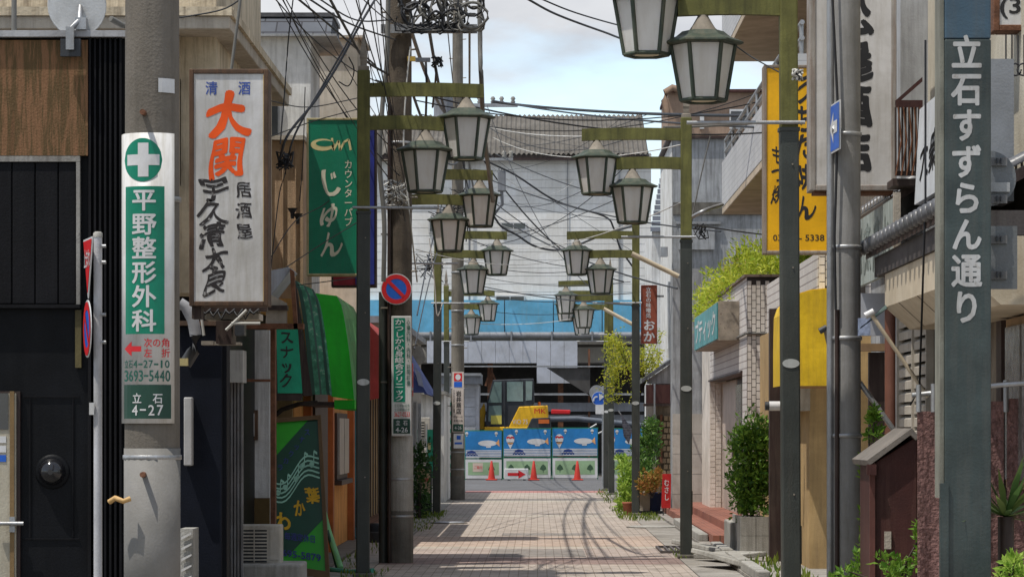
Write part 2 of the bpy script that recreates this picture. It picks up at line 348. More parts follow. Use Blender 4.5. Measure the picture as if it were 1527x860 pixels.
# ================================================================ ground and street
asphalt = mat('asphalt', (.12, .12, .125), rough=.9, var=.2, scale=5, bump=.4, bscale=120, speck=.3, dirt=(.2, .2, .2))
struct(MB().box(-900, 900, -60, 1800, -.9, -.06).build('ground', asphalt))
struct(MB().box(-60, 60, 85.2, 112, -.05, -.004).build('cross_road', asphalt))
PAL = {'g': ((.43, .365, .31), (.365, .315, .27)), 'o': ((.47, .36, .285), (.41, .325, .265)), 'p': ((.41, .335, .29), (.37, .31, .275)),
       'r': ((.27, .19, .165), (.24, .18, .16)), 's': ((.46, .41, .34), (.42, .38, .32)), 'd': ((.27, .24, .215), (.235, .215, .195)), 'k': ((.40, .17, .15), (.36, .19, .165))}
PM = {k: brickmat('pavers_'+k, a, b, (a[0]*.55, a[1]*.53, a[2]*.50), .215, .107, axis='YX', msize=.05, weeds=True) for k, (a, b) in PAL.items()}
street = struct(MB().box(-3.6, 3.6, 4, 85.2, -.058, -.03).build('street', conc_d))
street['label'] = 'narrow pedestrian street paved with small beige and orange blocks'
bands = [(4, 29.5, 'g'), (29.5, 33.5, 'o'), (33.5, 34.5, 's'), (34.5, 38.0, 'g'), (38.0, 40.0, 'r'), (40.0, 43.2, 'p'), (43.2, 43.9, 's'), (43.9, 48.2, 'o'), (48.2, 59.2, 'g'), (59.2, 60.3, 's'), (60.3, 71.5, 'g'), (71.5, 72.9, 's'), (72.9, 75.0, 'd'), (75.0, 82.5, 'g'), (82.5, 85.2, 'k')]  # the pale bands are bright sunlit gaps put into the paver colour
for a, b, k in bands: MB().box(-1.92, 1.78, a, b-.004, -.029, 0).build('paving_band', PM[k], street)
for x0, x1, y0, y1, k in ((-.55, .75, 48.6, 49.6, 'd'), (-.62, .62, 40.3, 42.9, 'd')): MB().box(x0, x1, y0, y1, -.02, .003).build('repair_patch', PM[k], street)
gut = mat('gutter_concrete', (.30, .28, .25), rough=.9, var=.3, streak=.3, speck=.35, bump=.35)
for y in range(4, 85, 3):
    MB().box(-2.42, -1.93, y, y+2.985, -.029, .004).build('gutter_slab', gut, street)
    if not 57 < y < 58: MB().box(1.79, 2.28, y, y+2.985, -.029, .004).build('gutter_slab', gut, street)
pave_l = struct(MB().box(-8, -2.43, 4, 85.2, -.03, .03).build('pavement', conc_d)); pave_r = struct(MB().box(2.29, 9, 4, 85.2, -.03, .035).build('pavement', gut))
# drain grates, lids and loose plates on the right verge
grate_m = mat('iron_grate', (.13, .115, .11), rough=.6, metal=.5, var=.3)
def grate(label, x0, x1, y0, y1, z):
    t = thing('drain_grate', label, 'grate', ((x0+x1)/2, (y0+y1)/2, z))
    for xa, xb, ya, yb in ((x0, x1, y0, y0+.05), (x0, x1, y1-.05, y1), (x0, x0+.03, y0+.05, y1-.05), (x1-.03, x1, y0+.05, y1-.05)): MB().box(xa, xb, ya, yb, z, z+.03).build('frame_bar', grate_m, t)
    n = int((x1-x0)/.085)
    for k in range(1, n): MB().box(x0+.03+(x1-x0-.06)*k/n-.014, x0+.03+(x1-x0-.06)*k/n+.014, y0+.05, y1-.05, z+.002, z+.026).build('bar', grate_m, t)
grate('iron slot drain grate just behind the second right lamp post', 1.62, 2.62, 41.4, 43.3, .006)
for (x, y, r, lab) in ((1.95, 52.6, .42, 'pale round manhole lid beside the kerb of the tiled building'), (-1.55, 55, .28, 'small round lid in the mossy left gutter')):
    t = thing('manhole_lid', lab, 'manhole', (x, y, 0)); MB().lathe([(r, .004), (r, .02), (r-.02, .028)], (x, y, 0), 24).build('lid', steel if x < 0 else conc_l, t)
    MB().lathe([(r+.05, .004), (r+.05, .014), (r+.005, .016)], (x, y, 0), 24).build('rim', conc_d, t)
for k, (px, py, sx, sy, tl, lab) in enumerate(((1066, 829, .40, 2.0, 8, 'tilted broken white slab lying by the planter, rear one'), (1088, 838, .42, 1.3, -5, 'middle loose white slab by the planter'), (1098, 848, .5, 1.6, 12, 'front curved white slab lying loose at the kerb'))):
    Y = 7520/(py-VY); X = WX(px, Y)
    m = Matrix.Translation((X, Y, .09)) @ Matrix.Rotation(R(tl), 4, 'Y') @ Matrix.Rotation(R(20), 4, 'Z')
    o = MB().box(-sx/2, sx/2, -sy/2, sy/2, -.03, .03, m).build('loose_slab', conc_l, bevel=.012); tag(o, lab, 'slab', 'loose slabs by the planter')
for y in (33, 36, 39.2, 45, 47.8, 50.6):
    o = MB().box(2.3, 2.44, y, y+2.7, .03, .14).build('kerb_stone', conc_l, pave_r, bevel=.015)
redtile = brickmat('red_step_tile', (.30, .12, .08), (.26, .11, .08), (.12, .07, .05), .15, .15, axis='XY')
t = struct(MB().box(2.45, 5, 44, 62, .03, .15).build('entrance_step', redtile))
o = MB().box(2.75, 5, 44.3, 61.6, .151, .27).build('upper_step', redtile, t)

# moss and weeds along the edges
grass_m = leafmat('weed_green', (.07, .13, .02), (.22, .27, .04)); moss_m = leafmat('moss', (.06, .09, .02), (.12, .14, .04), 0.1)
rng = random.Random(3); m = MB()
for (x0, x1, y0, y1, n, h) in ((-2.3, -1.75, 50, 63, 500, .06), (1.75, 2.1, 39.6, 42, 130, .06), (1.5, 2.25, 56, 66, 420, .10), (2.45, 2.62, 45.5, 50, 320, .12), (-2.4, -2.1, 36, 46, 90, .08), (1.5, 2.2, 70, 84, 250, .10), (-2.2, -1.7, 34, 36, 60, .08), (2.4, 2.9, 30, 38, 160, .16), (-2.3, -1.8, 58, 61, 160, .10)):
    for _ in range(n):
        p = Vector((rng.uniform(x0, x1), rng.uniform(y0, y1), 0)); leaf(m, p, Vector((rng.uniform(-.5, .5), rng.uniform(-.5, .5), 1)).normalized(), h*rng.uniform(.4, 1.2), rng, .28)
o = m.build('weeds', grass_m, org=(0, 50, 0)); o['kind'] = 'stuff'; tag(o, 'low green weeds sprouting along both gutters and post bases', 'weeds')

# ================================================================ far side of the crossing: station building site
side_m = mat('white_siding', (.74, .73, .70), rough=.6, var=.07, scale=.6, streak=.3, dirt=(.48, .47, .44), bump=.04, grime=.15)
blue_m = mat('blue_panel', (.13, .42, .64), rough=.45, var=.12, scale=.5, streak=.5, dirt=(.2, .4, .52), bump=.03)
roof_m = mat('corrugated_slate', (.125, .115, .10), rough=.9, var=.3, scale=1.5, streak=.5, dirt=(.12, .10, .08), bump=.2)
fascia_m = mat('lavender_fascia', (.48, .50, .55), rough=.5, var=.06, scale=.5, bump=.03)
beam_m = mat('grey_beam', (.23, .24, .26), rough=.6, var=.15, streak=.3, dirt=(.1, .09, .08))
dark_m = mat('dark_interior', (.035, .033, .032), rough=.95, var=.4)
B = thing('station_building', 'large white sided building with corrugated roof and blue band across the crossing', 'building', (0, 122, 0))
xl, xr = -8.5, WX(971, 118)
zt = WZ(232, 118); zb = WZ(447, 118)
n = 18; hz = (zt-zb)/n
MB().box(xl, xr, 118.06, 140, WZ(540, 118), zt+.1).build('wall', side_m, B)
for k in range(n):
    z0 = zb+k*hz
    MB().poly([(xl, 118.05, z0), (xr, 118.05, z0), (xr, 118.05, z0+hz-.012), (xl, 118.05, z0+hz-.012), (xl, 118.032, z0), (xr, 118.032, z0), (xr, 118.036, z0+hz-.012), (xl, 118.036, z0+hz-.012)], [(4,5,6,7), (0,1,5,4), (7,6,2,3), (5,1,2,6), (4,7,3,0)]).build('siding_plank', side_m, B)
MB().box(xr-1.22, xr-1.16, 117.96, 118, zb, zt).build('downpipe', steel, B); MB().box(WX(846, 118), WX(847, 118), 117.97, 118, zb, zt).build('joint_strip', beam_m, B)
for (a, b, c, d) in ((739, 441, 782, 456), (747, 332, 784, 343)):
    o = MB().pbox(a-1, b-1, c+1, d+1, 117.93, 118.02).build('window', white_c, B)
    MB().pbox(a+1, b+1, (a+c)/2-.7, d-2, 117.915, 117.925).build('pane', glass_d, o); MB().pbox((a+c)/2+.7, b+1, c-1, d-2, 117.915, 117.925).build('pane', glass_d, o)
for k in range(7):
    x0 = xl+(xr-xl)*k/7; x1 = xl+(xr-xl)*(k+1)/7-.035
    MB().box(x0, x1, 117.7, 118.05, WZ(503, 118), WZ(448, 118)).build('blue_panel', blue_m, B)
for (a, b, c, d) in ((905, 460, 936, 472), (640, 330, 668, 346), (870, 262, 905, 276)):
    o = MB().pbox(a-1, b-1, c+1, d+1, 117.93, 118.02).build('window', white_c, B); MB().pbox(a+1, b+1, c-1, d-1, 117.915, 117.925).build('pane', glass_d, o)
for px in (700,): MB().tube([W(px, 232, 117.9), W(px, 447, 117.9)], .04, 8).build('rain_pipe', beam_m, B)

# corrugated roof, one waved sheet with thickness
m = MB(); nx = 660; x0 = xl-.3; x1 = xr-.1
vs = []; zr = WZ(172, 124)
for k in range(nx+1):
    x = x0+(x1-x0)*k/nx; dz = .035*math.sin(2*math.pi*x/.185)
    vs += [(x, 117.6, zt+.02+dz), (x-.16 if k > nx-2 else x, 124, zr+dz)]
m.poly(vs, [(2*k, 2*k+2, 2*k+3, 2*k+1) for k in range(nx)], True)
m.poly([(x, y, z-.07) for x, y, z in vs], [(2*k+1, 2*k+3, 2*k+2, 2*k) for k in range(nx)], True)
m.build('roof', roof_m, B)
MB().box(x0, x1, 117.62, 117.75, zt-.2, zt-.03).build('eave_board', brown_d, B)
MB().prism([(x0+.1, 118.1, zt), (x0+.1, 140, zt), (x0+.1, 124, zr-.1)], (x1-x0-.2, 0, 0)).build('gable', side_m, B)
MB().tube([(xl-1, 117, WZ(500, 117)), (WX(962, 117), 117, WZ(500, 117))], .13, 10).build('gutter_pipe', beam_m, B)
for k in range(10): 
    x = xl+k*1.5; MB().box(x, x+.06, 116.8, 117.7, WZ(508, 117), WZ(494, 117)).build('gutter_bracket', beam_m, B)
# lower station front: fascia panels above a dark open bay
S = thing('station_canopy', 'pale lavender fascia over the dark open bay behind the excavator', 'canopy', (0, 115, 0))
zf0, zf1 = WZ(541, 114), WZ(508, 114)
x = -4.0
while x < WX(859, 114):
    low = WZ(571, 114) if x > WX(782, 114) else zf0
    MB().box(x, min(x+.485, WX(861, 114)), 114, 114.1, low, zf1).build('panel', fascia_m, S); x += .497
MB().box(-9, 6, 114.12, 118, zf1-.12, zf1).build('roof_slab', conc_d, S)
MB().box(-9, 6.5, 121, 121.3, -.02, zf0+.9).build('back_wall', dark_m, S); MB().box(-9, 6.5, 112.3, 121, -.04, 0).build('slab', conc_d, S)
for px in (731, 836):
    MB().pbox(px-4, 541, px+4, 720, 114.3, 114.55).build('column', rust, S)
MB().tube([W(724, 575, 114.2), W(731, 547, 114.2), W(742, 575, 114.2)], .05, 5).build('brace', rust, S)
MB().pbox(877, 520, 880, 690, 113.6, 113.68).build('scaffold_pole', rust, S)
for py0, py1, yy in ((586, 589, 113.2), (600, 613, 113.5), (618, 628, 113.7), (545, 547, 113.1)):
    MB().pbox(690, py0, 960, py1, yy, yy+.2).build('steel_beam', steel if py1-py0 < 4 else beam_m, S)
MB().tube([W(800, 625, 112.6), W(860, 624, 112.6), W(960, 634, 112.6)], .10, 8).build('pipe', mat('pipe_blue_grey', (.10, .115, .14), rough=.6), S)
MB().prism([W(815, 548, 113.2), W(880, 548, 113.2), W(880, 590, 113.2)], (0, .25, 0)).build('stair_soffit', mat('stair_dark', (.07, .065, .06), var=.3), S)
for a in ((812, 655, 890, 632), (812, 662, 905, 640)):
    MB().tube([W(a[0], a[1]-6, 109.5), W((a[0]+a[2])/2, a[1], 109.5), W(a[2], a[3], 109.5)], .035, 5).build('hose', steel, S)
# small grey shed at the left
t = thing('shutter_shed', 'small pale grey shed with ribbed eave left of the excavator', 'shed', (WX(690, 106), 107, 0))
MB().pbox(655, 572, 714, 705, 106, 109).build('wall', mat('shed_grey', (.50, .50, .52), var=.08, rough=.6), t)
MB().pbox(652, 560, 717, 572, 105.7, 109.3).build('eave', beam_m, t); MB().pbox(652, 556, 717, 560, 105.6, 109.4).build('roof', steel, t)
for k in range(9): MB().pbox(672, 580+k*14, 709, 592+k*14, 105.97, 106).build('shutter_slat', mat('shed_shutter', (.44, .44, .46), rough=.6), t)

# ---- excavator
ex_y = mat('excavator_yellow', (.88, .50, .02), rough=.4, var=.12, streak=.2, dirt=(.3, .2, .05), bump=.02)
ex_k = mat('excavator_charcoal', (.04, .044, .05), rough=.5, var=.2)
ex_g = glassmat('cab_glass', (.17, .25, .235), .05)  # reflected teal light is put into the glass colour
E_ = thing('excavator', 'yellow and charcoal excavator parked behind the banner fence', 'excavator', (WX(770, 108), 108.5, 0))
Y0, Y1 = 107.6, 109.2; fn = plane(Y0)
def ep(pts, name, m_, y0=Y0, d=1.6, parent=E_, bev=.03): return MB().prism([W(x, y, y0) for x, y in pts], (0, d, 0)).build(name, m_, parent, bevel=bev)
cab = ep([(724, 634), (726, 600), (735, 566), (796, 564), (797, 600), (775, 640), (750, 640)], 'cab', ex_k, Y0+.02, 1.1)
ep([(728, 600), (737, 569), (748, 569), (748, 600)], 'window', ex_g, Y0-.01, .03, cab, 0)
ep([(756, 569), (780, 569), (780, 598), (756, 598)], 'window', ex_g, Y0-.01, .03, cab, 0)
ep([(784, 568), (794, 568), (793, 596), (784, 597)], 'window', ex_g, Y0-.01, .03, cab, 0)
ep([(728, 628), (729, 605), (748, 604), (748, 632)], 'window', ex_g, Y0-.01, .03, cab, 0)
MB().pbox(732, 619, 748, 632, Y0-.03, Y0-.015).build('sticker', mat('yellow_sticker', (.7, .6, .12), bump=0), cab)
MB().pbox(752, 566, 753.4, 636, Y0-.04, Y0).build('grab_rail', ex_k, cab)
body = ep([(757, 640), (774, 606), (817, 604), (819, 640)], 'engine_cover', ex_y, Y0-.02, 1.7)
ep([(785, 640), (793, 623), (821, 622), (822, 640)], 'counterweight', ex_k, Y0-.06, 1.8)
ep([(722, 642), (722, 636), (822, 636), (822, 642)], 'deck', ex_y, Y0-.03, 1.7)
ep([(712, 618), (722, 600), (724, 612), (722, 640), (714, 640)], 'boom', ex_y, Y0+.5, .4)
ep([(822, 610), (851, 611), (850, 617), (822, 617)], 'red_light_bar', red_p, Y0-.1, .1)
m = MB(); put(m, plane(Y0-.105), 'MK', 797, 609, 814, 616, .01); m.build('lettering', red_p, body); 
m = MB(); put(m, plane(Y0-.045), 'ViO 75', 764, 625, 787, 632, .0); m.build('lettering', white_c, body)
MB().pbox(803, 625, 819, 631, Y0-.09, Y0-.065).build('reflector', mat('orange_lens', (.7, .16, .03), bump=0), E_)
MB().lathe([(.05, 0), (.05, .08), (.03, .12)], W(804, 604, 108), 10).build('beacon', mat('orange_lens', (.7, .16, .03)), E_)
trk = MB()
for yy in (Y0, Y1-.3): trk.prism([W(x, y, 108) + Vector((0, yy-108, 0)) for x, y in ((722, 690), (728, 665), (815, 665), (822, 690), (815, 712), (728, 712))], (0, .35, 0))
trk.build('track', ex_k, E_, bevel=.05); MB().pbox(740, 640, 805, 668, Y0+.4, Y1-.4).build('undercarriage', ex_k, E_)
# ---- banner fence in front of the site
sky_b = mat('banner_blue', (.02, .20, .50), rough=.6, var=.08, bump=.05, bscale=6); grn_b = mat('banner_green', (.30, .45, .26), rough=.6, var=.1); tree_b = mat('banner_tree', (.05, .11, .06), bump=0); orn_b = mat('banner_orange', (.75, .38, .16), bump=0); nav_b = mat('banner_navy', (.02, .05, .22), bump=0); grp = mat('green_pipe', (.03, .22, .12), rough=.5)
FY = 104.4
def fence(label, x0, x1, top, bot, full=True):
    t = thing('fence_panel', label, 'fence', (WX((x0+x1)/2, FY), FY, 0), 'banner covered site fence panels')
    fp = plane(FY)
    ymid = bot-(bot-top)*.42
    for (a, b, c, d) in ((x0, top, x0+1.6, bot+2), (x1-1.6, top, x1, bot+2), (x0+1.6, top, x1-1.6, top+1.4), (x0+1.6, ymid, x1-1.6, ymid+1.4)): MB().pbox(a, b, c, d, FY+.02, FY+.055).build('rail', grp, t)
    MB().pbox(x0+1, top+1.5, x1-1, ymid-2, FY, FY+.012).build('blue_banner', sky_b, t)
    MB().pbox(x0+1, ymid+2, x1-1, bot, FY, FY+.012).build('green_banner', white_c, t)
    p2 = plane(FY-.004); p3 = plane(FY-.007); p4 = plane(FY-.010)
    m = MB(); quad(m, p2, x0+5, ymid+6, x1-5, bot-5); m.build('print', grn_b, t)
    hh = ymid-top; cy = top+hh*.42
    wt = MB(); ell(wt, p2, x1-22, cy+2, 14, 4.4); quad(wt, p2, x1-24, cy+6, x1-17, cy+8.5)
    if full:
        ell(wt, p2, x0+11, cy-1, 6, 7.5); wt.face([p2(x0+6, cy+3), p2(x0+11, cy+13), p2(x0+16, cy+3)])
    for bx in (x0+3 if not full else x0+20, x1-9): ell(wt, p2, bx, top+5, 2.3, 2.6); wt.face([p2(bx-2, top+6), p2(bx, top+10), p2(bx+2, top+6)])
    for k in range(5): quad(wt, p2, x0+1.5, ymid-12+k*2.3, x1-1.5, ymid-10.6+k*2.3)
    wt.build('print', white_c, t)
    m = MB(); m.face([p3(x1-10, cy+2), p3(x1-5, cy-4), p3(x1-4, cy+7)]); quad(m, p3, x0+7, cy+4, x0+15, cy+5.5) if full else None; m.build('print', orn_b, t)
    if full:
        m = MB(); line2(m, p3, [(x0+5.5, cy-3), (x0+8, cy-5), (x0+11, cy-3), (x0+14, cy-5), (x0+16.5, cy-3)], 2.4); m.build('print', red_p, t)
    cxn = x0+24 if full else x0+10
    m = MB(); ell(m, p3, cxn, ymid-7, 7, 4.5, 12, 0, 180); line2(m, p3, [(cxn-9+k*2.25, ymid-4+(k % 2)*-2) for k in range(9)], 1.6); m.build('print', nav_b, t)
    m = MB(); n = 3 if full else 1
    for k in range(n):
        c = x0+(12 if full else 40)+k*(x1-x0-24)/2; m.face([p3(c-5, bot-13), p3(c-3.5, bot-17), p3(c, bot-20.5), p3(c+3.5, bot-17), p3(c+5, bot-13), p3(c, bot-11)]); quad(m, p3, c-.5, bot-12, c+.5, bot-8)
    m.build('print', tree_b, t)
    if not full:
        m = MB(); quad(m, p3, x0+12, bot-23, x0+27, bot-10); m.build('notice', mat('notice_paper', (.62, .50, .42), bump=0), t)
        m = MB(); put(m, p4, 'ご案内', x0+14, bot-19, x0+26, bot-14); m.build('lettering', red_p, t)
fence('leftmost blue airship banner fence panel with pasted notice', 693, 749, 641, 713, False)
fence('second blue airship banner fence panel behind the arrow board', 750, 822, 638, 712)
fence('third blue airship banner fence panel under the red light bar', 823, 892, 637, 712)
fence('rightmost blue banner fence panel half hidden by the lamp posts', 900, 968, 638, 712)
cone_m = mat('cone_red', (.50, .035, .02), rough=.45, var=.1, bump=0)
for px, lab in ((733, 'red traffic cone below the pasted notice'), (796, 'red traffic cone right of the arrow board'), (861, 'red traffic cone in front of the third fence panel')):
    Y = 103.6; c = Vector((WX(px, Y), Y, 0)); t = thing('traffic_cone', lab, 'cone', c, 'cones along the site fence')
    MB().lathe([(.12, .04), (.03, .63), (.018, .64)], c, 14).build('cone', cone_m, t); MB().box(c.x-.19, c.x+.19, Y-.19, Y+.19, -.003, .04).build('base', cone_m, t, bevel=.02)
Y = 103.2; t = thing('arrow_board', 'low white board with red arrow standing before the fence', 'sign', (WX(770, Y), Y, 0))
MB().pbox(752, 698, 788, 715, Y, Y+.06).build('board', white_c, t, bevel=.03)
for px in (757, 780): MB().pbox(px, 714, px+4, 716.6, Y+.005, Y+.3).build('foot', ex_k, t)
m = MB(); p2 = plane(Y-.004); quad(m, p2, 757, 704.5, 774, 709); m.face([p2(773, 713), p2(784, 706.7), p2(773, 700.5)]); m.build('arrow', red_p, t)
# ================================================================ lamp posts
def lantern(t, x, zr):
    m = MB(); rt, rb, zt_, zb_ = .255, .178, zr-.012, zr-.455
    for k in range(6):
        a = R(60*k); c, s = math.cos(a), math.sin(a)
        m.tube([(x+rt*c, rt*s, zt_), (x+rb*c, rb*s, zb_)], .017, 4)
        a2 = R(60*(k+1)); m.tube([(x+rb*c, rb*s, zb_), (x+rb*math.cos(a2), rb*math.sin(a2), zb_)], .017, 4)
    fr = m.build('lantern', lampgr, t, org=(0, 0, 0))
    for k in range(6):
        a, b = R(60*k), R(60*(k+1)); q = .955
        P = lambda r, an, z: (x+r*q*math.cos(an), r*q*math.sin(an), z)
        MB().prism([P(rt, a, zt_-.005), P(rb, a, zb_+.005), P(rb, b, zb_+.005), P(rt, b, zt_-.005)], (-.006*math.cos((a+b)/2), -.006*math.sin((a+b)/2), 0)).build('pane', pane_m, fr, org=(0, 0, 0))
    MB().lathe([(.30, zr-.012), (.325, zr), (.322, zr+.012), (.215, zr+.055), (.165, zr+.095)], (x, 0, 0), 6, False).build('roof', lampgr, fr, org=(0, 0, 0))
    MB().lathe([(.12, zr+.09), (.085, zr+.14), (.05, zr+.20), (.045, zr+.21), (.03, zr+.26)], (x, 0, 0), 10).build('cap', steel_d, fr, org=(0, 0, 0))
    MB().lathe([(.10, zb_-.004), (.10, zb_+.004)], (x, 0, 0), 12).build('bottom_plate', plate_m, fr, org=(0, 0, 0))
steel_d = mat('weathered_cap', (.24, .21, .17), rough=.8, var=.3, scale=9)
def lamp_proto(sd):
    t = thing('street_lamp', 'x', 'lamp post'); o0 = (0, 0, 0)
    MB().box(-.074, .074, -.074, .074, 0, 4.0).build('post', postgr, t, o0, bevel=.012)
    MB().box(-.07, .07, -.07, .07, 4.0, 5.56).build('upper_post', olive, t, o0, bevel=.012)
    MB().box(-.082, .082, -.082, .082, 3.985, 4.015).build('band', postgr, t, o0)
    MB().lathe([(.085, 5.56), (.085, 5.60), (.05, 5.61), (.05, 5.68), (.06, 5.70), (.042, 5.82), (.002, 6.02)], (0, 0, 0), 4, False, R(45)).build('finial', steel_d, t, o0)
    for nm, l, z in (('upper_arm', 1.30, 5.27), ('lower_arm', .86, 4.905)):
        pts = []; y1 = -.10
        n = 8; top = []; bot = []
        m = MB(); vs = []
        for k in range(n+1):
            u = k/n; xx = sd*(.02+u*l); yy = -.12*math.sin(u*math.pi*.5)*0; dz = .012*math.sin(u*math.pi)
            for ax, az in ((-.04, 0), (.04, 0), (.04, .15), (-.04, .15)): vs.append((xx, yy+ax, z+az+dz))
        fs = []
        for k in range(n):
            for j in range(4):
                q = (k*4+j, k*4+(j+1) % 4, k*4+4+(j+1) % 4, k*4+4+j); fs.append(q if sd < 0 else q[::-1])
        fs += [(0, 1, 2, 3), tuple(range(4*n, 4*n+4))[::-1]]
        m.poly(vs, fs); m.build(nm, olive, t, o0)
    MB().tube([(-sd*.12, -.09, 4.05), (sd*.82, -.09, 4.05)], .017, 6).build('banner_rod', steel, t, o0)
    m = MB().disc((0, -.074, 2.14), .068, (0, -1, 0), .006, 24, .036); m.build('plaque', plaq, t, o0)
    for z in (3.72, 2.9, 1.1): MB().disc((.02, -.074, z), .008, (0, -1, 0), .008, 6).build('screw', steel_d, t, o0)
    MB().box(-.11, .11, -.11, .11, 0, .05).build('base', conc_d, t, o0, bevel=.015)
    MB().box(sd*-.078-.004, sd*-.078+.004, -.05, .05, .55, .85).build('hatch', postgr, t, o0)
    lantern(t, sd*1.13, 5.055); lantern(t, sd*.68, 4.69)
    return t
posts = [(-1, [(1180, 25.1, 'nearest right lamp post with two lanterns, in front of the yellow sign'), (1023, 39.8, 'right lamp post with olive arms beside the tiled building'), (948, 60.2, 'right lamp post standing in the potted plants by the brown sign'), (912, 79.9, 'right lamp post behind the plants, half covering its far neighbour'), (904, 85.9, 'farthest right lamp post at the crossing')]),
         (1, [(541, 34.6, 'nearest left lamp post with two lanterns, beside the green awning'), (601, 46.1, 'left lamp post hidden behind the concrete pole with the no parking sign'), (651, 60.3, 'left lamp post with dark shaft by the bush and the sandwich board'), (667, 85.8, 'farthest left lamp post beyond the second concrete pole')])]
for sd, lst in posts:
    pr = None
    for px, Y, lab in lst:
        if pr is None: pr = t = lamp_proto(sd)
        else: t = copy_tree(pr)
        t.location = (WX(px, Y), Y, .0); t.rotation_euler = (R(random.uniform(-.35, .35)), R(random.uniform(-.4, .4)), R(random.uniform(-5, 5))); t['label'] = lab; t['group'] = 'two lantern street lamps'
# ================================================================ concrete utility poles
def pole(label, X, Y, r0, r1, h, bands=(), mt=conc, pegs=True, seed=1, group='concrete utility poles'):
    t = thing('utility_pole', label, 'pole', (X, Y, 0), group); rg = random.Random(seed)
    n = 14; MB().tube([(X, Y, h*k/n) for k in range(n+1)], r0, 24, r1=r1).build('shaft', mt, t)
    for z in bands:
        r = r0+(r1-r0)*z/h; MB().lathe([(r+.004, z), (r+.012, z+.004), (r+.012, z+.03), (r+.004, z+.034)], (X, Y, 0), 24).build('strap', steel, t)
    if pegs:
        for k in range(int((h-2.2)/.45)):
            z = 2.2+k*.45; r = r0+(r1-r0)*z/h; sx = 1 if k % 2 else -1; a = R(-90+sx*62)
            MB().tube([(X+r*.9*math.cos(a), Y+r*.9*math.sin(a), z), (X+(r+.10)*math.cos(a), Y+(r+.10)*math.sin(a), z)], .012, 6).build('step_bolt', steel_d, t)
    return t
P1 = pole('thick concrete pole on the left carrying the green cross sign', WX(227, 20), 20, .178, .165, 8.5, (3.05, 1.42, .6), mt=mat('near_pole', (.17, .15, .125), rough=.9, var=.15, scale=1.6, streak=.6, dirt=(.10, .09, .075), bump=.25), pegs=False)
X1 = P1.location.x
MB().tube([W(163, 748, 19.8), W(172, 742, 19.78), W(184, 747, 19.76), W(194, 743, 19.78)], .018, 6).build('cleat', mat('brass_cleat', (.42, .26, .10), rough=.6, var=.3), P1)
for z, dx in ((3.6, .0), (1.33, 0)): MB().tube([(X1+dx-.03, 19.85, z), (X1+dx-.03, 19.74, z)], .018, 8).build('stub_bolt', rust, P1)
m = MB(); fnp = None
def cyl_fn(X, Y, r): 
    def f(px, py):
        x = WX(px, Y); d = max(-r*.995, min(r*.995, x-X)); return Vector((x if abs(x-X) < r else X+d, Y-math.sqrt(max(0, r*r-d*d)), WZ(py, Y)))
    f.cut = 8
    return f
def cyl_plate(px0, py0, px1, py1, X, Y, r, name, mt, parent, nx=14):
    f0 = cyl_fn(X, Y, r); f1 = cyl_fn(X, Y, r-.006); m = MB(); vs = []
    for k in range(nx+1):
        px = px0+(px1-px0)*k/nx; vs += [f0(px, py1), f0(px, py0), f1(px, py1), f1(px, py0)]
    fs = []
    for k in range(nx):
        a = 4*k; b = a+4; fs += [(a, b, b+1, a+1), (a+2, a+3, b+3, b+2), (a, a+2, b+2, b), (a+1, b+1, b+3, a+3)]
    fs += [(0, 1, 3, 2), (4*nx, 4*nx+2, 4*nx+3, 4*nx+1)]
    m.poly(vs, fs, True); return m.build(name, mt, parent)
def strips(mb, f, x0, y0, x1, y1, n=12):
    for k in range(n): quad(mb, f, x0+(x1-x0)*k/n, y0, x0+(x1-x0)*(k+1)/n, y1)
cyl_plate(187, 668, 270, 960, X1, 20, .186, 'grey_plate', mat('pole_plate', (.185, .178, .165), rough=.7, var=.12, streak=.45, dirt=(.2, .19, .17)), P1)
m = MB(); fq = cyl_fn(X1, 20, .182); strips(m, fq, 241, 121, 263, 142, 4); m.build('paper_label', white_c, P1)
# green cross clinic sign
T = thing('pole_sign', 'white and green clinic sign with white cross wrapped round the left concrete pole', 'sign', (X1, 19.8, WZ(630, 20)))
RR = .192; cyl_plate(182, 202, 263, 631, X1, 20, RR, 'plate', white, T, 18)
f2 = cyl_fn(X1, 20, RR+.0015); f3 = cyl_fn(X1, 20, RR+.003)
m = MB(); n = 28
for k in range(n):
    a = -29+58*k/n; b = -29+58*(k+1)/n; ha = math.sqrt(max(0, 1-(a/29)**2))*32; hb = math.sqrt(max(0, 1-(b/29)**2))*32
    m.face([f2(218+a, 242+ha), f2(218+b, 242+hb), f2(218+b, 242-hb), f2(218+a, 242-ha)])
strips(m, f2, 191, 281, 250, 499); m.build('green_print', green_p, T)
m = MB(); strips(m, f3, 194, 234, 243, 250); strips(m, f3, 211, 217, 227, 234, 4); strips(m, f3, 211, 250, 227, 267, 4)
m.build('white_cross', white_c, T)
m = MB(); vtext(m, f3, '平野整形外科', 201, 283, 239, 497, .022, gap=.04); m.build('lettering', white_c, T)
m = MB(); [m.face([f2(189+2*q, 521+1.83*q), f2(191+2*q, 522.83+1.83*q), f2(191+2*q, 519.17-1.83*q), f2(189+2*q, 521-1.83*q)]) for q in range(6)]; strips(m, f2, 201, 517, 216, 525, 3)
htext(m, f2, '次の角', 220, 505, 258, 519, .01); htext(m, f2, '左 折', 220, 520, 258, 534, .01); m.build('red_lettering', red_p, T)
m = MB(); htext(m, f2, '立石', 189, 537, 203, 550, .01); 
for k, ch in enumerate('4-27-10'): put(m, f2, ch, 204+k*7.8, 538 if ch != '-' else 543, 210+k*7.8, 549 if ch != '-' else 545, .01)
for k, ch in enumerate('3693-5440'): put(m, f2, ch, 189+k*7.8, 553 if ch != '-' else 560, 195.4+k*7.8, 569 if ch != '-' else 562, .012)
m.build('green_lettering', mat('letter_green', (.02, .12, .09), bump=0), T)
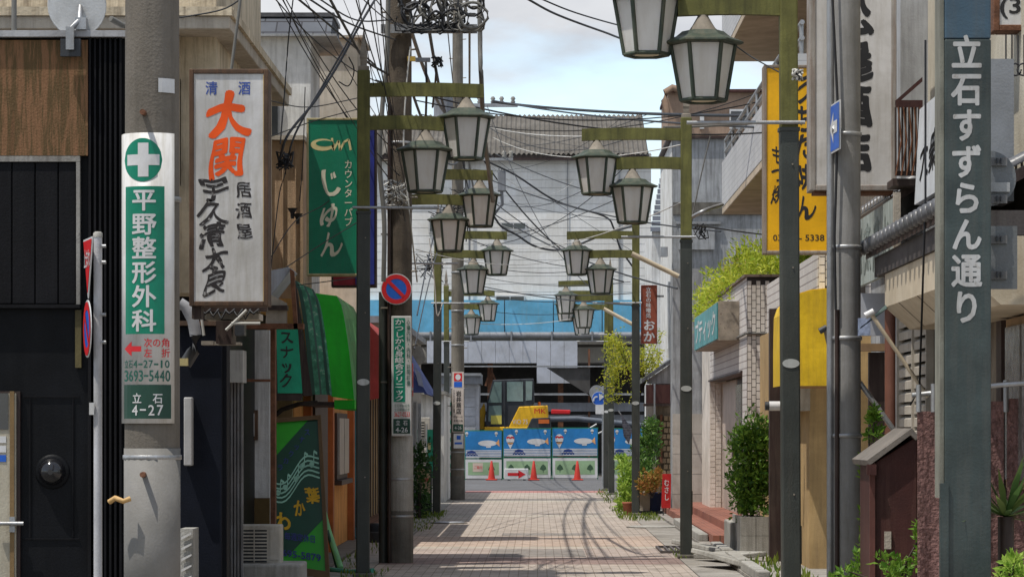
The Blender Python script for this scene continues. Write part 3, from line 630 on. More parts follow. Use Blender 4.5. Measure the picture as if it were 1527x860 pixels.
m = MB(); strips(m, f2, 188, 574, 259, 624); m.build('dark_print', dkgreen_p, T)
m = MB(); put(m, f3, '立', 202, 586, 217, 602, .012); put(m, f3, '石', 233, 586, 248, 602, .012)
for k, ch in enumerate('4-27'): put(m, f3, ch, 202+k*12.5, 604 if ch != '-' else 610, 210.5+k*12.5, 619 if ch != '-' else 612, .012)
m.build('lettering', white_c, T)
# second pole (left, with no parking disc)
P2 = pole('mossy concrete pole with no parking disc and white clinic board', WX(596, 38.5), 38.5, .158, .14, 9.5, (.55, 1.0, 2.1, 4.3, 5.1, 5.8), mt=mat('brown_pole', (.115, .092, .068), rough=.9, var=.35, scale=5, streak=.6, dirt=(.05, .04, .03), bump=.4), seed=2)
X2 = P2.location.x
MB().tube([(X2-.20, 38.45, 0), (X2-.2, 38.45, 3.3)], .055, 10).build('cable_guard', postgr, P2)
MB().tube([(X2-.12, 38.36, 0), (X2-.12, 38.37, 5.6)], .022, 8).build('conduit', brown_d, P2)
MB().lathe([(.167, 0), (.167, .62), (.165, .63)], (X2, 38.5, 0), 24).build('stained_foot', conc_d, P2); MB().lathe([(.164, .632), (.166, .64), (.164, 1.55), (.162, 1.56)], (X2, 38.5, 0), 24).build('pale_sheath', conc_l, P2)
MB().box(X2-.22, X2+.95, 38.27, 38.33, WZ(53, 38.5), WZ(40, 38.5)).build('cross_bar', steel, P2)
MB().box(X2+.1, X2+.20, 38.3, 38.36, WZ(94, 38.5), WZ(87, 38.5)).build('yellow_clip', mat('yellow_bracket', (.5, .33, .06)), P2); MB().box(X2+.2, X2+.38, 38.3, 38.36, WZ(95, 38.5), WZ(89, 38.5)).build('bracket_arm', beam_m, P2)
T = thing('no_parking_sign', 'round blue sign with red ring and slash on the mossy concrete pole', 'sign', (X2-.02, 38.28, WZ(455, 38.5)))
cY = 38.30; c = W(591, 431, cY)
def noparking(T, c, nrm, r):
    nrm = Vector(nrm).normalized(); sx = nrm.cross(Vector((0, 0, 1))).normalized()*-1; up = Vector((0, 0, 1))
    MB().disc(c-nrm*.006, r, nrm, .006, 32).build('plate', white_c, T)
    def ring(r0, r1, off, a0=0, a1=360, n=36):
        m = MB()
        for k in range(n):
            a, b = R(a0+(a1-a0)*k/n), R(a0+(a1-a0)*(k+1)/n); q = lambda an, rr: c+nrm*off+sx*math.cos(an)*rr+up*math.sin(an)*rr
            m.face([q(a, r0), q(a, r1), q(b, r1), q(b, r0)]) if r0 > 0 else m.face([c+nrm*off, q(a, r1), q(b, r1)])
        return m
    ring(0, r*.7, .002).build('blue_face', blue_p, T)
    m = ring(r*.66, r*.94, .004); 
    d = (sx*.707-up*.707); e = (sx*.707+up*.707)*r*.11; d = d*r*.67
    m.face([c+nrm*.006-d-e, c+nrm*.006+d-e, c+nrm*.006+d+e, c+nrm*.006-d+e]); m.build('red_ring', red_p, T)
noparking(T, c, (0, -1, 0), .19)
MB().tube([(c.x, 38.31, c.z), (c.x, 38.42, c.z)], .02, 6).build('bracket', steel, T)
T = thing('pole_sign', 'tall white and green clinic board strapped to the mossy concrete pole', 'sign', (X2, 38.2, WZ(650, 38.5)))
by = 38.27
MB().pbox(583.5, 471, 613.5, 650, by, by+.05).build('board', white, T, bevel=.01)
p2 = plane(by-.004); p3 = plane(by-.008)
m = MB(); quad(m, p2, 587, 474, 604, 599); m.build('green_print', green_p, T)
m = MB(); vtext(m, p3, 'かつしか心身総合クリニック', 588.5, 475, 602.5, 598, .02, gap=.02); m.build('lettering', white_c, T)
m = MB(); vtext(m, p2, '心療内科・内科・訪問診療', 606, 476, 612, 575, .005); m.build('lettering', mat('letter_green', (.02, .12, .09)), T); m = MB()
for k in range(2): htext(m, p2, '立石駅前徒歩', 588, 602+k*6, 611, 607+k*6)
m.build('lettering', mat('letter_green', (.02, .12, .09)), T)
m = MB(); put(m, p2, '3627-0233', 588, 614, 611, 621, .01); m.build('lettering', red_p, T)
m = MB(); quad(m, p2, 586.5, 624, 611.5, 646); m.build('dark_print', dkgreen_p, T)
m = MB(); put(m, p3, '立', 590, 626, 597, 634, .01); put(m, p3, '石', 601, 626, 608, 634, .01); put(m, p3, '4-26', 590, 637, 608, 644, .01); m.build('lettering', white_c, T)
# third pole
P3 = pole('second concrete pole farther along with a paper shop board', WX(682.5, 73.7), 73.7, .165, .115, 12.5, (.7, 1.1, 1.9, 2.6, 3.6, 4.4, 5.3, 6.4), seed=3)
X3 = P3.location.x
MB().lathe([(.172, 0), (.172, .55), (.167, .56)], (X3, 73.7, 0), 20).build('stained_foot', conc_d, P3)
T = thing('pole_sign', 'pale pink shop board on the second concrete pole above a bus notice', 'sign', (X3, 73.5, WZ(668, 73.5)))
by = 73.5; p2 = plane(by-.004); p3 = plane(by-.008)
MB().pbox(674.5, 554, 691.5, 644, by, by+.03).build('board', mat('pink_board', (.62, .54, .48), var=.08), T)
m = MB(); quad(m, p2, 677, 556, 689, 568); m.build('print', red_p, T); m = MB(); quad(m, p2, 677, 569, 689, 577); m.build('print', blue_p, T)
m = MB(); ell(m, p3, 683, 562, 4, 4.5, 12); m.build('emblem', white_c, T)
m = MB(); vtext(m, p2, '岩井商店', 680, 582, 688, 617, .02); vtext(m, p2, '立石駅前通', 675.5, 580, 678.5, 615); htext(m, p2, '徒歩一分', 676, 619, 690, 623); htext(m, p2, '直進右側', 676, 625, 690, 629); m.build('lettering', ink, T)
m = MB(); quad(m, p2, 675.5, 632, 690.5, 643); m.build('dark_print', dkgreen_p, T); m = MB(); put(m, p3, '4-26', 678, 635, 688, 640); m.build('lettering', white_c, T)
MB().pbox(676.5, 646, 691, 668, by, by+.02).build('notice', white_c, T); m = MB(); quad(m, p2, 681, 649, 687, 655); quad(m, p2, 678, 659, 689, 662); m.build('print', blue_p, T)
# fourth pole (right)
P4 = pole('slim pale grey pole on the right carrying a one way sign', WX(1262, 26), 26, .122, .112, 9, (4.03, 3.1, 2.35, 1.55), mt=mat('slim_pole', (.27, .265, .255), rough=.85, var=.15, streak=.5, dirt=(.15, .14, .12)), pegs=False)
X4 = P4.location.x
MB().tube([(X4-.085, 25.9, 0), (X4-.085, 25.9, 2.6)], .02, 8).build('conduit', brown_d, P4)
MB().tube([(X4-.10, 25.87, 2.6), (X4-.11, 25.87, 3.2), (X4-.08, 25.86, 4.2), (X4-.14, 25.86, 5.4), (X4-.12, 25.86, 7)], .012, 6).build('cable', wire_m, P4)
MB().tube([(X4-.135, 25.97, 0), (X4-.135, 25.97, 8)], .03, 8).build('white_conduit', steel, P4)
T = thing('one_way_sign', 'narrow blue one way sign with white arrow seen almost edge on', 'sign', W(1244, 230, 25.8))
nr = Vector((-.995, -.06, 0)).normalized(); c = W(1244.5, 190, 25.75); ax = nr.cross(Vector((0, 0, 1))).normalized()
if ax.y > 0: ax = -ax
hw, hh = .27, .2
def sg(u, v, o): return c-ax*u+Vector((0, 0, v))+nr*o
MB().prism([sg(-hw, -hh, 0), sg(hw, -hh, 0), sg(hw, hh, 0), sg(-hw, hh, 0)], -nr*.01).build('plate', white_c, T)
m = MB(); m.face([sg(-hw+.015, -hh+.015, .003), sg(hw-.015, -hh+.015, .003), sg(hw-.015, hh-.015, .003), sg(-hw+.015, hh-.015, .003)]); m.build('blue_face', blue_p, T)
m = MB(); m.face([sg(-hw+.1, -.05, .006), sg(hw-.24, -.05, .006), sg(hw-.24, .05, .006), sg(-hw+.1, .05, .006)]); m.face([sg(hw-.24, -.13, .006), sg(hw-.06, 0, .006), sg(hw-.24, .13, .006)]); m.build('arrow', white_c, T)
MB().tube([c, Vector((X4-.1, 25.95, c.z-.12))], .02, 6).build('bracket', steel, T)
# left white sign post with edge-on discs
T = thing('sign_post', 'white steel sign post in front of the black building', 'post', (WX(146, 22), 22, 0))
MB().tube([(WX(146, 22), 22, 0), (WX(146, 22), 22, WZ(352, 22))], .03, 12).build('post', mat('post_white', (.50, .50, .52), rough=.5, streak=.5, dirt=(.3, .28, .25)), T)
MB().lathe([(.033, 0), (.033, .03), (.02, .04)], W(146, 354, 22), 12).build('cap', conc_l, T)
for py in (367, 391, 469, 510): MB().tube([W(152, py, 21.97), W(158, py, 21.97)], .014, 6).build('clamp', steel, T)
MB().pbox(133, 600, 140, 618, 21.955, 21.97).build('sticker', white_c, T)
nr = Vector((-.962, -.27, 0)).normalized()
T = thing('no_parking_sign', 'blue and red round sign seen nearly edge on beside the black wall', 'sign', W(131, 530, 22)); noparking(T, W(130, 490, 21.95), nr, .20)
T = thing('warning_sign', 'red triangular stop plate seen edge on at the top of the white post', 'sign', W(131, 445, 22)); c = W(131, 398, 21.95); ax = nr.cross(Vector((0, 0, 1))).normalized(); up = Vector((0, 0, 1))
MB().prism([c+ax*.24+up*.20, c-ax*.24+up*.20, c-up*.22], -nr*.008).build('plate', white_c, T)
m = MB(); m.face([c+nr*.003+ax*.215+up*.186, c+nr*.003-ax*.215+up*.186, c+nr*.003-up*.19]); m.build('red_face', red_p, T)
m = MB(); sq = ax if ax.y > 0 else -ax
put(m, lambda u, v: c+nr*.006-sq*(u-.5)*.3*(1 if nr.x < 0 else -1)+up*(.12-v*.12), '止まれ', 0, 0, 1, 1, .02); m.build('lettering', white_c, T)
# ================================================================ left side, near to far
# ---- black bar building
woodm = woodmat('weathered_plywood', [(.05, .028, .016), (.14, .07, .03), (.085, .055, .02), (.21, .105, .05), (.15, .08, .035), (.34, .20, .11)], (11, 11, .9))
plankm = mat('black_plank', (.007, .007, .0085), rough=.7, var=.3, streak=.3, dirt=(.018, .018, .02), spec=.15)
trimm = mat('worn_white_trim', (.28, .27, .25), rough=.8, var=.3, streak=.7, dirt=(.1, .09, .08), speck=.6)
Y = 23.0; T = thing('black_shop', 'black boarded shop with plywood upper panel behind the left pole', 'building', (WX(60, Y), Y, 0))
MB().box(WX(-190, Y), WX(214, Y), Y, 24.4, 0, WZ(60, Y)).build('wall', black_w, T)
MB().box(WX(-200, Y), WX(190, Y), Y-.10, 24.5, WZ(58, Y)+.003, WZ(48, Y)).build('roof_edge', mat('roof_trim', (.36, .36, .37), streak=.4, dirt=(.2, .2, .2)), T)
MB().pbox(-190, 60, 131, 232, Y-.05, Y-.003).build('plywood_panel', woodm, T)
MB().pbox(-190, 232.6, 119, 241, Y-.06, Y-.003).build('trim', trimm, T); MB().pbox(113.5, 241.5, 119, 458, Y-.06, Y-.003).build('trim', trimm, T)
for a, b in ((-190, -130), (-129, -78), (-77, -34), (-33, -17), (-16, 17), (18.5, 51.5), (53, 86), (87.5, 113)): MB().pbox(a, 242, b, 453, Y-.045, Y-.003).build('plank', plankm, T, bevel=.006)
MB().pbox(-190, 453.6, 119, 459, Y-.07, Y-.003).build('ledge', plankm, T)
for k in range(7):
    a = 131+k*7.6; MB().prism([W(a, 860+300, Y), W(a+1.5, 1160, Y-.06), W(a+4.6, 1160, Y-.06), W(a+6.1, 1160, Y)], (0, 0, WZ(60, Y)-WZ(1160, Y))).build('corrugation', plankm, T)
MB().pbox(112, 462, 121, 548, Y-.04, Y-.003).build('batten', mat('mouldy_batten', (.10, .08, .03), var=.4, streak=.5), T)
for py in (590, 802): MB().pbox(34, py, 118, py+1.6, Y-.012, Y-.003).build('seam_strip', plankm, T)
for px in (44, 108): MB().pbox(px, 594, px+1.4, 800, Y-.012, Y-.003).build('seam_strip', plankm, T)
dm = MB().lathe([(.10, 0), (.096, .035), (.08, .065), (.05, .088), (.02, .098)], (0, 0, 0), 24)
c = W(78, 703, Y-.003); dm.v = [c+Vector((v.x, -v.z, v.y)) for v in dm.v]; dm.build('dome_camera', mat('dome_black', (.012, .012, .014), rough=.12, bump=0, spec=.6), T)
rgm = MB().lathe([(.128, 0), (.122, .014), (.10, .016)], (0, 0, 0), 24); rgm.v = [c+Vector((v.x, -v.z, v.y)) for v in rgm.v]; rgm.build('dome_ring', black_w, T)
dfr = MB().pbox(-70, 583, 30, 1150, Y-.03, Y-.003).build('door_frame', brown_d, T)
d_ = MB().pbox(-66, 586, 24, 1150, Y-.045, Y-.032).build('door', mat('door_cream', (.46, .42, .33), streak=.4, dirt=(.25, .2, .14)), T)
MB().pbox(14.5, 583, 21, 1150, Y-.06, Y-.046).build('door_stile', mat('oak_strip', (.22, .14, .06), var=.25), d_)
m = MB(); m.tube([W(-8, 780, Y-.09), W(35, 780, Y-.09)], .015, 8); m.tube([W(18, 780, Y-.05), W(18, 780, Y-.09)], .02, 8); m.build('handle', steel, d_); MB().pbox(14, 770, 22, 793, Y-.075, Y-.061).build('lock_plate', steel, d_)
for k in range(3): MB().pbox(-4, 650+k*14, 9, 660+k*14, Y-.05, Y-.0455).build('sticker', blue_p if k == 2 else white_c, d_)
MB().pbox(-66, 586, 12, 640, Y-.052, Y-.046).build('pane', glass_d, d_)
# dish
T = thing('satellite_dish', 'white satellite dish on the roof edge of the black shop', 'dish', W(110, 55, Y-.1))
c = W(119, 8, Y+.05); m = MB(); prof = [(.0, -.005)] + [(.228*k/8, .05*(k/8)**2) for k in range(1, 9)] + [(.23, .058), (.22, .054)]
m.lathe(prof, (0, 0, 0), 30); rot = Matrix.Rotation(R(98), 3, 'X'); rz = Matrix.Rotation(R(-14), 3, 'Z'); m.v = [c+rz @ (rot @ v) for v in m.v]; m.build('reflector', mat('dish_white', (.55, .56, .56), rough=.5, var=.08, streak=.2, dirt=(.35, .35, .33)), T)
m = MB(); m.tube([W(119, 10, Y-.02), W(119, 30, Y-.1), W(104, 46, Y-.14), W(104, 72, Y-.14)], .02, 8); m.build('arm', steel, T)
MB().pbox(98, 40, 110, 74, Y-.19, Y-.16).build('clamp', steel, T); MB().pbox(90, 58, 120, 84, Y-.15, Y-.104).build('mount', ex_k, T)
MB().pbox(112, 26, 128, 44, Y-.12, Y-.02).build('bracket', steel, T)
MB().tube([W(165, 28, Y+.1), W(182, 38, Y+.2), W(200, 40, Y+.4)], .022, 6).build('cable', wire_g, T)
# ---- cream house behind the black shop
T = thing('cream_house', 'cream mortar house rising behind the black shop roof', 'building', (-5, 30, 0))
MB().box(-9, -3.75, 31, 35.5, 0, WZ(48-18, 31)).build('wall', cream, T)
cg = mat('grey_corrugated', (.22, .22, .225), rough=.7, var=.25, streak=.5, dirt=(.1, .08, .06))
MB().box(-9, -3.6, 30.6, 36, WZ(30, 31)+.004, WZ(22, 31)).build('cornice', beige_w, T)
for k in range(26): MB().box(-9+k*.2, -9+k*.2+.12, 30.9, 36, WZ(21.5, 31), WZ(-60, 31)).build('rib', cg, T)
MB().box(-9, -3.85, 31, 36, WZ(21.6, 31), WZ(-62, 31)).build('upper_wall', cg, T)
T = tag(MB().tube([(WX(8, 24), 24.4, WZ(60, 24)), (WX(8, 24), 24.4, WZ(-60, 24))], .022, 6).build('roof_pipe', wire_g), 'thin dark pipe standing on the black shop roof', 'pipe')
# ---- beige building with the projecting eave
T = thing('beige_house', 'stained beige house with wide concrete eave above the red lettered sign', 'building', (-3.6, 32, 0))
MB().box(-5.6, -3.02, 29.6, 34.4, 2.9, 9.5).build('wall', cream, T)
MB().box(-5.7, -2.83, 29.0, 35.9, 5.30, 5.42).build('eave_slab', beige_w, T, bevel=.01)
MB().box(-5.7, -2.81, 28.97, 29.05, 5.42, 5.50).build('eave_lip', cream, T); MB().box(-2.89, -2.80, 29.05, 35.9, 5.42, 5.50).build('eave_lip', cream, T)
for (z0, z1) in ((3.9, 4.9),):
    o = MB().box(-4.0, -3.35, 29.53, 29.6, z0, z1).build('window_frame', brown_d, T); MB().box(-3.95, -3.40, 29.51, 29.525, z0+.05, z1-.05).build('pane', glass_d, o)
    for k in range(3):
        o = MB().box(-3.02, -2.97, 30.4+k*1.3, 31.3+k*1.3, z0+.1, z1).build('window_frame', brown_d, T); MB().box(-2.969, -2.955, 30.45+k*1.3, 31.25+k*1.3, z0+.15, z1-.05).build('pane', glass_d, o)
MB().box(-3.5, -3.35, 29.3, 29.6, 2.9, 5.3).build('pilaster', cream, T); MB().box(-3.02, -2.9, 34.0, 34.4, 3, 5.3).build('pilaster', cream, T)
MB().box(-5.6, -3.05, 30.4, 36, -.0, 2.9).build('ground_floor', black_w, T)
# ---- white house with slate mansard
slate = brickmat('slate_shingle', (.11, .12, .135), (.09, .095, .11), (.04, .04, .045), .3, .16, axis='XZ', var=.3)
T = thing('slate_roof_house', 'white house with dark slate mansard roof above the wires', 'building', (-3.5, 39, 0))
xr_ = WX(463, 38)
MB().box(-7, xr_, 38, 39.6, 2.5, WZ(54, 38)).build('wall', wht_w, T)
z0, z1 = WZ(52, 38), WZ(21, 38)
MB().prism([(-7, 37.9, z0), (-7, 39.8, z0), (-7, 39.4, z1), (-7, 38.3, z1)], (7+xr_+.25, 0, 0)).build('mansard', slate, T)
MB().box(-7, xr_+.32, 37.88, 39.9, z0-.03, z0-.003).build('eave', gry_w, T); MB().box(-7, xr_+.27, 38.25, 39.45, z1, z1+.05).build('ridge_cap', tile_dk, T)
for zz in (3.6, 4.9):
    o = MB().box(xr_-.9, xr_-.35, 37.95, 38, zz, zz+.7).build('window_frame', steel, T); MB().box(xr_-.86, xr_-.39, 37.935, 37.948, zz+.04, zz+.66).build('pane', glass_d, o)
# ---- far cream house beyond it
T = thing('plain_cream_house', 'plain cream house between the slate roof and the lamp post', 'building', (-3.4, 47, 0))
xr_ = WX(533, 45)
MB().box(-7, xr_, 45, 46.4, 3.2, WZ(58, 45)).build('wall', mat('cream_far', (.50, .46, .38), rough=.9, streak=.4, dirt=(.25, .22, .18)), T)
MB().box(-7, xr_+.1, 44.9, 46.5, WZ(58, 45)+.004, WZ(54, 45)).build('parapet', beige_w, T)
for k in range(2):
    o = MB().box(xr_-.55-k*1.0, xr_-.25-k*1.0, 44.95, 45, 4.75, 5.2).build('window_frame', white_c, T); MB().box(xr_-.52-k*1.0, xr_-.28-k*1.0, 44.935, 44.948, 4.78, 5.17).build('pane', mat('curtain_glass', (.45, .42, .36), rough=.2), o)
# ---- peach house above the snack bar
T = thing('peach_house', 'peach mortar house front between the two big left signs', 'building', (-3.4, 37, 0))
MB().box(-6.5, WX(452, 36.5), 36.5, 37.9, 2.9, WZ(210, 36.5)).build('wall', peach, T)
MB().box(-6.5, WX(455, 36.5), 36.4, 38.0, WZ(210, 36.5)+.003, WZ(203, 36.5)).build('coping', beige_w, T)
for k in range(3): MB().box(WX(402+k*19, 36.5), WX(403.6+k*19, 36.5), 36.47, 36.497, 3.0, WZ(214, 36.5)).build('batten', peach, T)
for px in (436, 444):
    MB().lathe([(.02, 0), (.022, .06), (.06, .12)], W(px, 326+(px-436), 36.3), 10).build('horn', ex_k, T)
# ---- snack bar, ground floor
orangem = mat('orange_wall', (.68, .33, .09), rough=.8, var=.2, streak=.45, dirt=(.25, .12, .04), bump=.2)
T = thing('snack_bar', 'orange fronted snack bar under the green awning', 'building', (-3.3, 40, 0))
MB().box(-6, -2.75, 35.6, 46.5, 0, 3.1).build('wall', orangem, T)
for y in (37.0, 41.0, 45.6): MB().box(-2.77, -2.66, y, y+.3, 0, 2.9).build('post', mat('orange_post', (.40, .12, .03), rough=.7, var=.25), T)
o = MB().box(-2.748, -2.69, 42.3, 44.6, .95, 1.85).build('window_frame', brown_d, T)
for k in range(2): MB().box(-2.689, -2.66, 42.4+k*1.1, 43.4+k*1.1, 1.02, 1.78).build('pane', mat('frosted', (.40, .37, .33), rough=.4, streak=.5, dirt=(.2, .17, .15)), o)
MB().box(-2.75, -2.62, 42.2, 44.7, .88, .945).build('sill', brown_d, T)
MB().box(-2.745, -2.68, 38.0, 40.3, 0, 2.1).build('door', brown_d, T)
MB().box(-2.76, -2.64, 46.2, 46.5, 0, 3.05).build('blue_post', mat('teal_post', (.06, .22, .28)), T)
MB().box(-3.05, -2.76, 35.5, 35.597, 0, 2.4).build('side_panel', mat('peach_panel', (.50, .33, .18), streak=.4, dirt=(.25, .16, .08)), T)
m = MB(); m.tube([(WX(405, 35), 35.1, WZ(622, 35)), (WX(420, 35), 35.1, WZ(610, 35)), (WX(445, 35), 35.1, WZ(602, 35)), (WX(473, 35), 35.1, WZ(600, 35))], .03, 6); m.build('bracket_arm', brown_d, T)
# awning
gr1 = mat('awning_green', (.02, .58, .02), rough=.55, var=.15, scale=1.2, bump=.25, bscale=9, spec=.4, streak=.3, dirt=(.02, .3, .02)); fabric(gr1, .3); gr2 = fabric(mat('awning_pale_green', (.34, .72, .38), rough=.6, var=.15, streak=.4, dirt=(.6, .8, .6)), .5); gr3 = mat('awning_faded', (.05, .22, .13), rough=.7, var=.6, scale=14, speck=.9, dirt=(.42, .45, .37))  # front panel green is paler: light through the canvas put into its colour
T = thing('awning', 'bright green curved awning with faded striped end over the snack bar', 'awning', (-2.4, 38, 2))
Ya = 34.8
def awn_profile(px_top, py_top, px_bot, py_bot, Yq, n=9):
    a = W(px_top, py_top, Yq); b = W(px_bot, py_bot, Yq); return [Vector((a.x+(b.x-a.x)*(k/n)**.62, Yq, a.z+(b.z-a.z)*(k/n)**1.12)) for k in range(n+1)]
def awn_strip(p, q, th, name, mt):
    n = len(p); m = MB(); off = Vector((-.0, th, 0))
    m.poly(p+q+[v+off for v in p]+[v+off for v in q], [(k, k+1, n+k+1, n+k) for k in range(n-1)]+[(2*n+k, 3*n+k, 3*n+k+1, 2*n+k+1) for k in range(n-1)]+[(0, n, 3*n, 2*n), (n-1, 3*n-1, 4*n-1, 2*n-1)]+[(k, 2*n+k, 2*n+k+1, k+1) for k in range(n-1)]+[(n+k, n+k+1, 3*n+k+1, 3*n+k) for k in range(n-1)]); return m.build(name, mt, T)
edges = [(438, 418, 463, 588), (443, 419, 470, 588), (452, 425, 477, 588), (455, 426, 480, 588), (464, 430, 487, 588), (467, 431, 492, 589), (470, 437, 495, 590)]
prs = [awn_profile(*e, Ya+.02*i) for i, e in enumerate(edges)]
for i in range(6): awn_strip(prs[i], prs[i+1], .03, 'stripe' if i % 2 else 'rib', gr3 if i % 2 else dkgreen_p)
pa = awn_profile(470, 437, 494, 591, Ya+.15); pb = awn_profile(502, 441, 528, 596, Ya+.2)
awn_strip(pa, pb, .03, 'end_panel', gr1)
xw = WX(502, Ya+.2)
pc = [v.copy() for v in pb]; pd = [Vector((v.x+.0, 38.2, v.z)) for v in pb]
for k in range(10):
    f0, f1 = k/10, (k+1)/10; awn_strip([a.lerp(b, f0) for a, b in zip(pc, pd)], [a.lerp(b, f1-.004) for a, b in zip(pc, pd)], .0, 'front_panel', gr2)
a0 = pb[-1]; MB().box(a0.x-.22, a0.x+.005, Ya+.2, 38.2, a0.z-.10, a0.z).build('valance', gr1, T)
MB().box(WX(440, Ya), a0.x-.23, Ya+.25, 38.2, a0.z-.06, a0.z-.02).build('soffit', brown_d, T)
MB().prism([W(436, 424, Ya), W(441, 422, Ya), W(466, 590, Ya), W(452, 590, Ya)], (0, .08, 0)).build('end_rail', brown_d, T)
# snack sign panel
T = thing('snack_sign', 'teal green box sign with black vertical lettering beside the awning', 'sign', W(430, 590, 34.7))
MB().pbox(409, 488, 450, 597, 34.72, 34.9).build('casing', brown_d, T)
fnp = plane(34.71)
MB().prism([W(412, 490, 34.705), W(444, 490, 34.705), W(451, 586, 34.705), W(414, 586, 34.705)], (0, .012, 0)).build('panel', mat('teal_panel', (.012, .36, .2), rough=.4), T)
m = MB(); vtext(m, plane(34.70), 'スナック', 417, 492, 438, 578, .025, .7); m.build('lettering', ink, T)
# rusty canopy frame + tin roof over the alley, pipes
T = thing('tin_canopy', 'rusty frame with small tin roof right of the red lettered sign', 'canopy', W(400, 480, 33))
MB().prism([W(395, 405, 33), W(430, 398, 33), W(434, 402, 33), W(398, 448, 33)], (0, .9, 0)).build('tin_roof', mat('tin_blue', (.35, .38, .43), rough=.5, streak=.4, dirt=(.2, .15, .1)), T)
MB().prism([W(432, 400, 32.9), W(438, 404, 32.9), W(444, 490, 32.9), W(438, 490, 32.9)], (0, .1, 0)).build('strut', rust, T)
MB().pbox(330, 482, 452, 490, 32.9, 33.1).build('beam', rust, T); MB().pbox(394, 455, 428, 462, 32.9, 33.1).build('beam', brown_d, T)
MB().pbox(403, 490, 410, 860, 33.2, 33.4).build('post', rust, T)
MB().pbox(352, 565, 403, 569, 33.1, 33.15).build('cross_bar', rust, T)
MB().prism([W(398, 436, 32.95), W(428, 452, 32.95), W(428, 482, 32.95), W(396, 482, 32.95)], (0, .03, 0)).build('side_board', beige_w, T)
# wall pillar and grey sheet next to the alley
T = thing('wall_pillar', 'stained plaster wall pillar behind the air conditioner', 'wall', (WX(380, 34), 34, 0))
MB().pbox(356, 492, 402, 960, 34, 34.5).build('wall', wht_w, T); MB().pbox(358, 742, 402, 960, 33.95, 33.998).build('mud_panel', mat('mustard_panel', (.14, .09, .03), var=.25), T)
MB().pbox(360, 611, 384, 656, 33.9, 33.998).build('box_frame', rustbrown, T); MB().pbox(364, 616, 379, 650, 33.88, 33.898).build('box_panel', wht_w, T)
T = thing('tin_sheet_wall', 'rusted grey corrugated sheet beside the dark blue panel', 'wall', (WX(348, 31), 31, 0))
for k in range(5): MB().prism([W(338+k*5, 960, 31), W(339+k*5, 960, 30.96), W(342+k*5, 960, 30.96), W(343+k*5, 960, 31)], (0, 0, WZ(524, 31)-WZ(960, 31))).build('rib', mat('sheet_grey', (.22, .22, .225), rough=.6, var=.4, speck=.6, streak=.5, dirt=(.1, .07, .05)), T)
MB().pbox(336, 522, 362, 570, 30.8, 31.2).build('cap', conc_l, T)
T = thing('navy_panel', 'tall dark navy metal panel right of the thick left pole', 'wall', (WX(305, 28), 28, 0))
MB().pbox(258, 486, 331, 1100, 28, 28.35).build('body', mat('navy_metal', (.007, .009, .016), rough=.55, var=.25, spec=.15), T, bevel=.01); MB().pbox(331.5, 480, 338, 1100, 28.05, 28.35).build('edge', mat('navy_edge', (.012, .013, .017), spec=.15), T)
MB().pbox(258, 478, 330, 485, 27.9, 28.5).build('top_rail', rustbrown, T)
MB().pbox(274, 592, 286, 694, 27.85, 27.997).build('meter_cover', mat('meter_grey', (.42, .41, .40), streak=.4, dirt=(.3, .27, .22)), T, bevel=.01)
# louvre vent by pole
T = thing('vent_louvre', 'white louvred vent at the foot of the thick left pole', 'vent', W(280, 870, 27.5))
MB().pbox(268, 788, 288, 960, 27.4, 27.85).build('casing', conc_l, T)
for k in range(9): MB().prism([W(271, 800+k*16, 27.39), W(286, 793+k*16, 27.39), W(286, 796+k*16, 27.39), W(271, 804+k*16, 27.39)], (0, -.05, 0)).build('slat', white, T)
# clutter under the big sign: thick grey hose, plank, pipes
T = thing('grey_hose', 'thick grey flexible hose curving beside the left pole', 'hose', W(275, 540, 27)); pts = [W(268, 452, 27), W(278, 458, 27), W(288, 478, 27), W(292, 500, 27), W(288, 524, 27), W(276, 543, 27)]
MB().tube(pts[:4], .052, 10).build('hose', mat('hose_grey', (.33, .33, .34)), T); MB().tube(pts[3:], .056, 10).build('dark_sleeve', ex_k, T); MB().pbox(268, 534, 280, 545, 26.9, 27).build('clip', mat('clip_cream', (.5, .42, .2)), T)
T = thing('bracket_shelf', 'rusty bracket with boards and cables below the red lettered sign', 'bracket', W(340, 480, 26.5))
MB().pbox(305, 467, 386, 476, 26.4, 26.8).build('board', beige_w, T); MB().pbox(296, 456, 398, 464, 26.3, 26.4).build('beam', brown_d, T); MB().pbox(322, 478, 345, 512, 26.3, 26.7).build('box', brown_d, T)
MB().pbox(350, 478, 364, 500, 26.3, 26.5).build('junction_box', ex_k, T)
for a in (((337, 492), (368, 462)), ((304, 500), (300, 470)), ((345, 482), (388, 482))): MB().tube([W(*a[0], 26.2), W(*a[1], 26.2)], .012, 5).build('rod', wire_w, T)
m = MB()
for k in range(7): m.tube([W(300+k*12, 462, 26.25), W(306+k*12, 468+k % 3*4, 26.2), W(314+k*12, 461, 26.25)], .01, 5)
m.build('cable', wire_m, T)
for k in range(3): MB().pbox(300+k*20, 508+k, 318+k*20, 514, 26.9, 27.1).build('pipe_piece', steel_d, T)
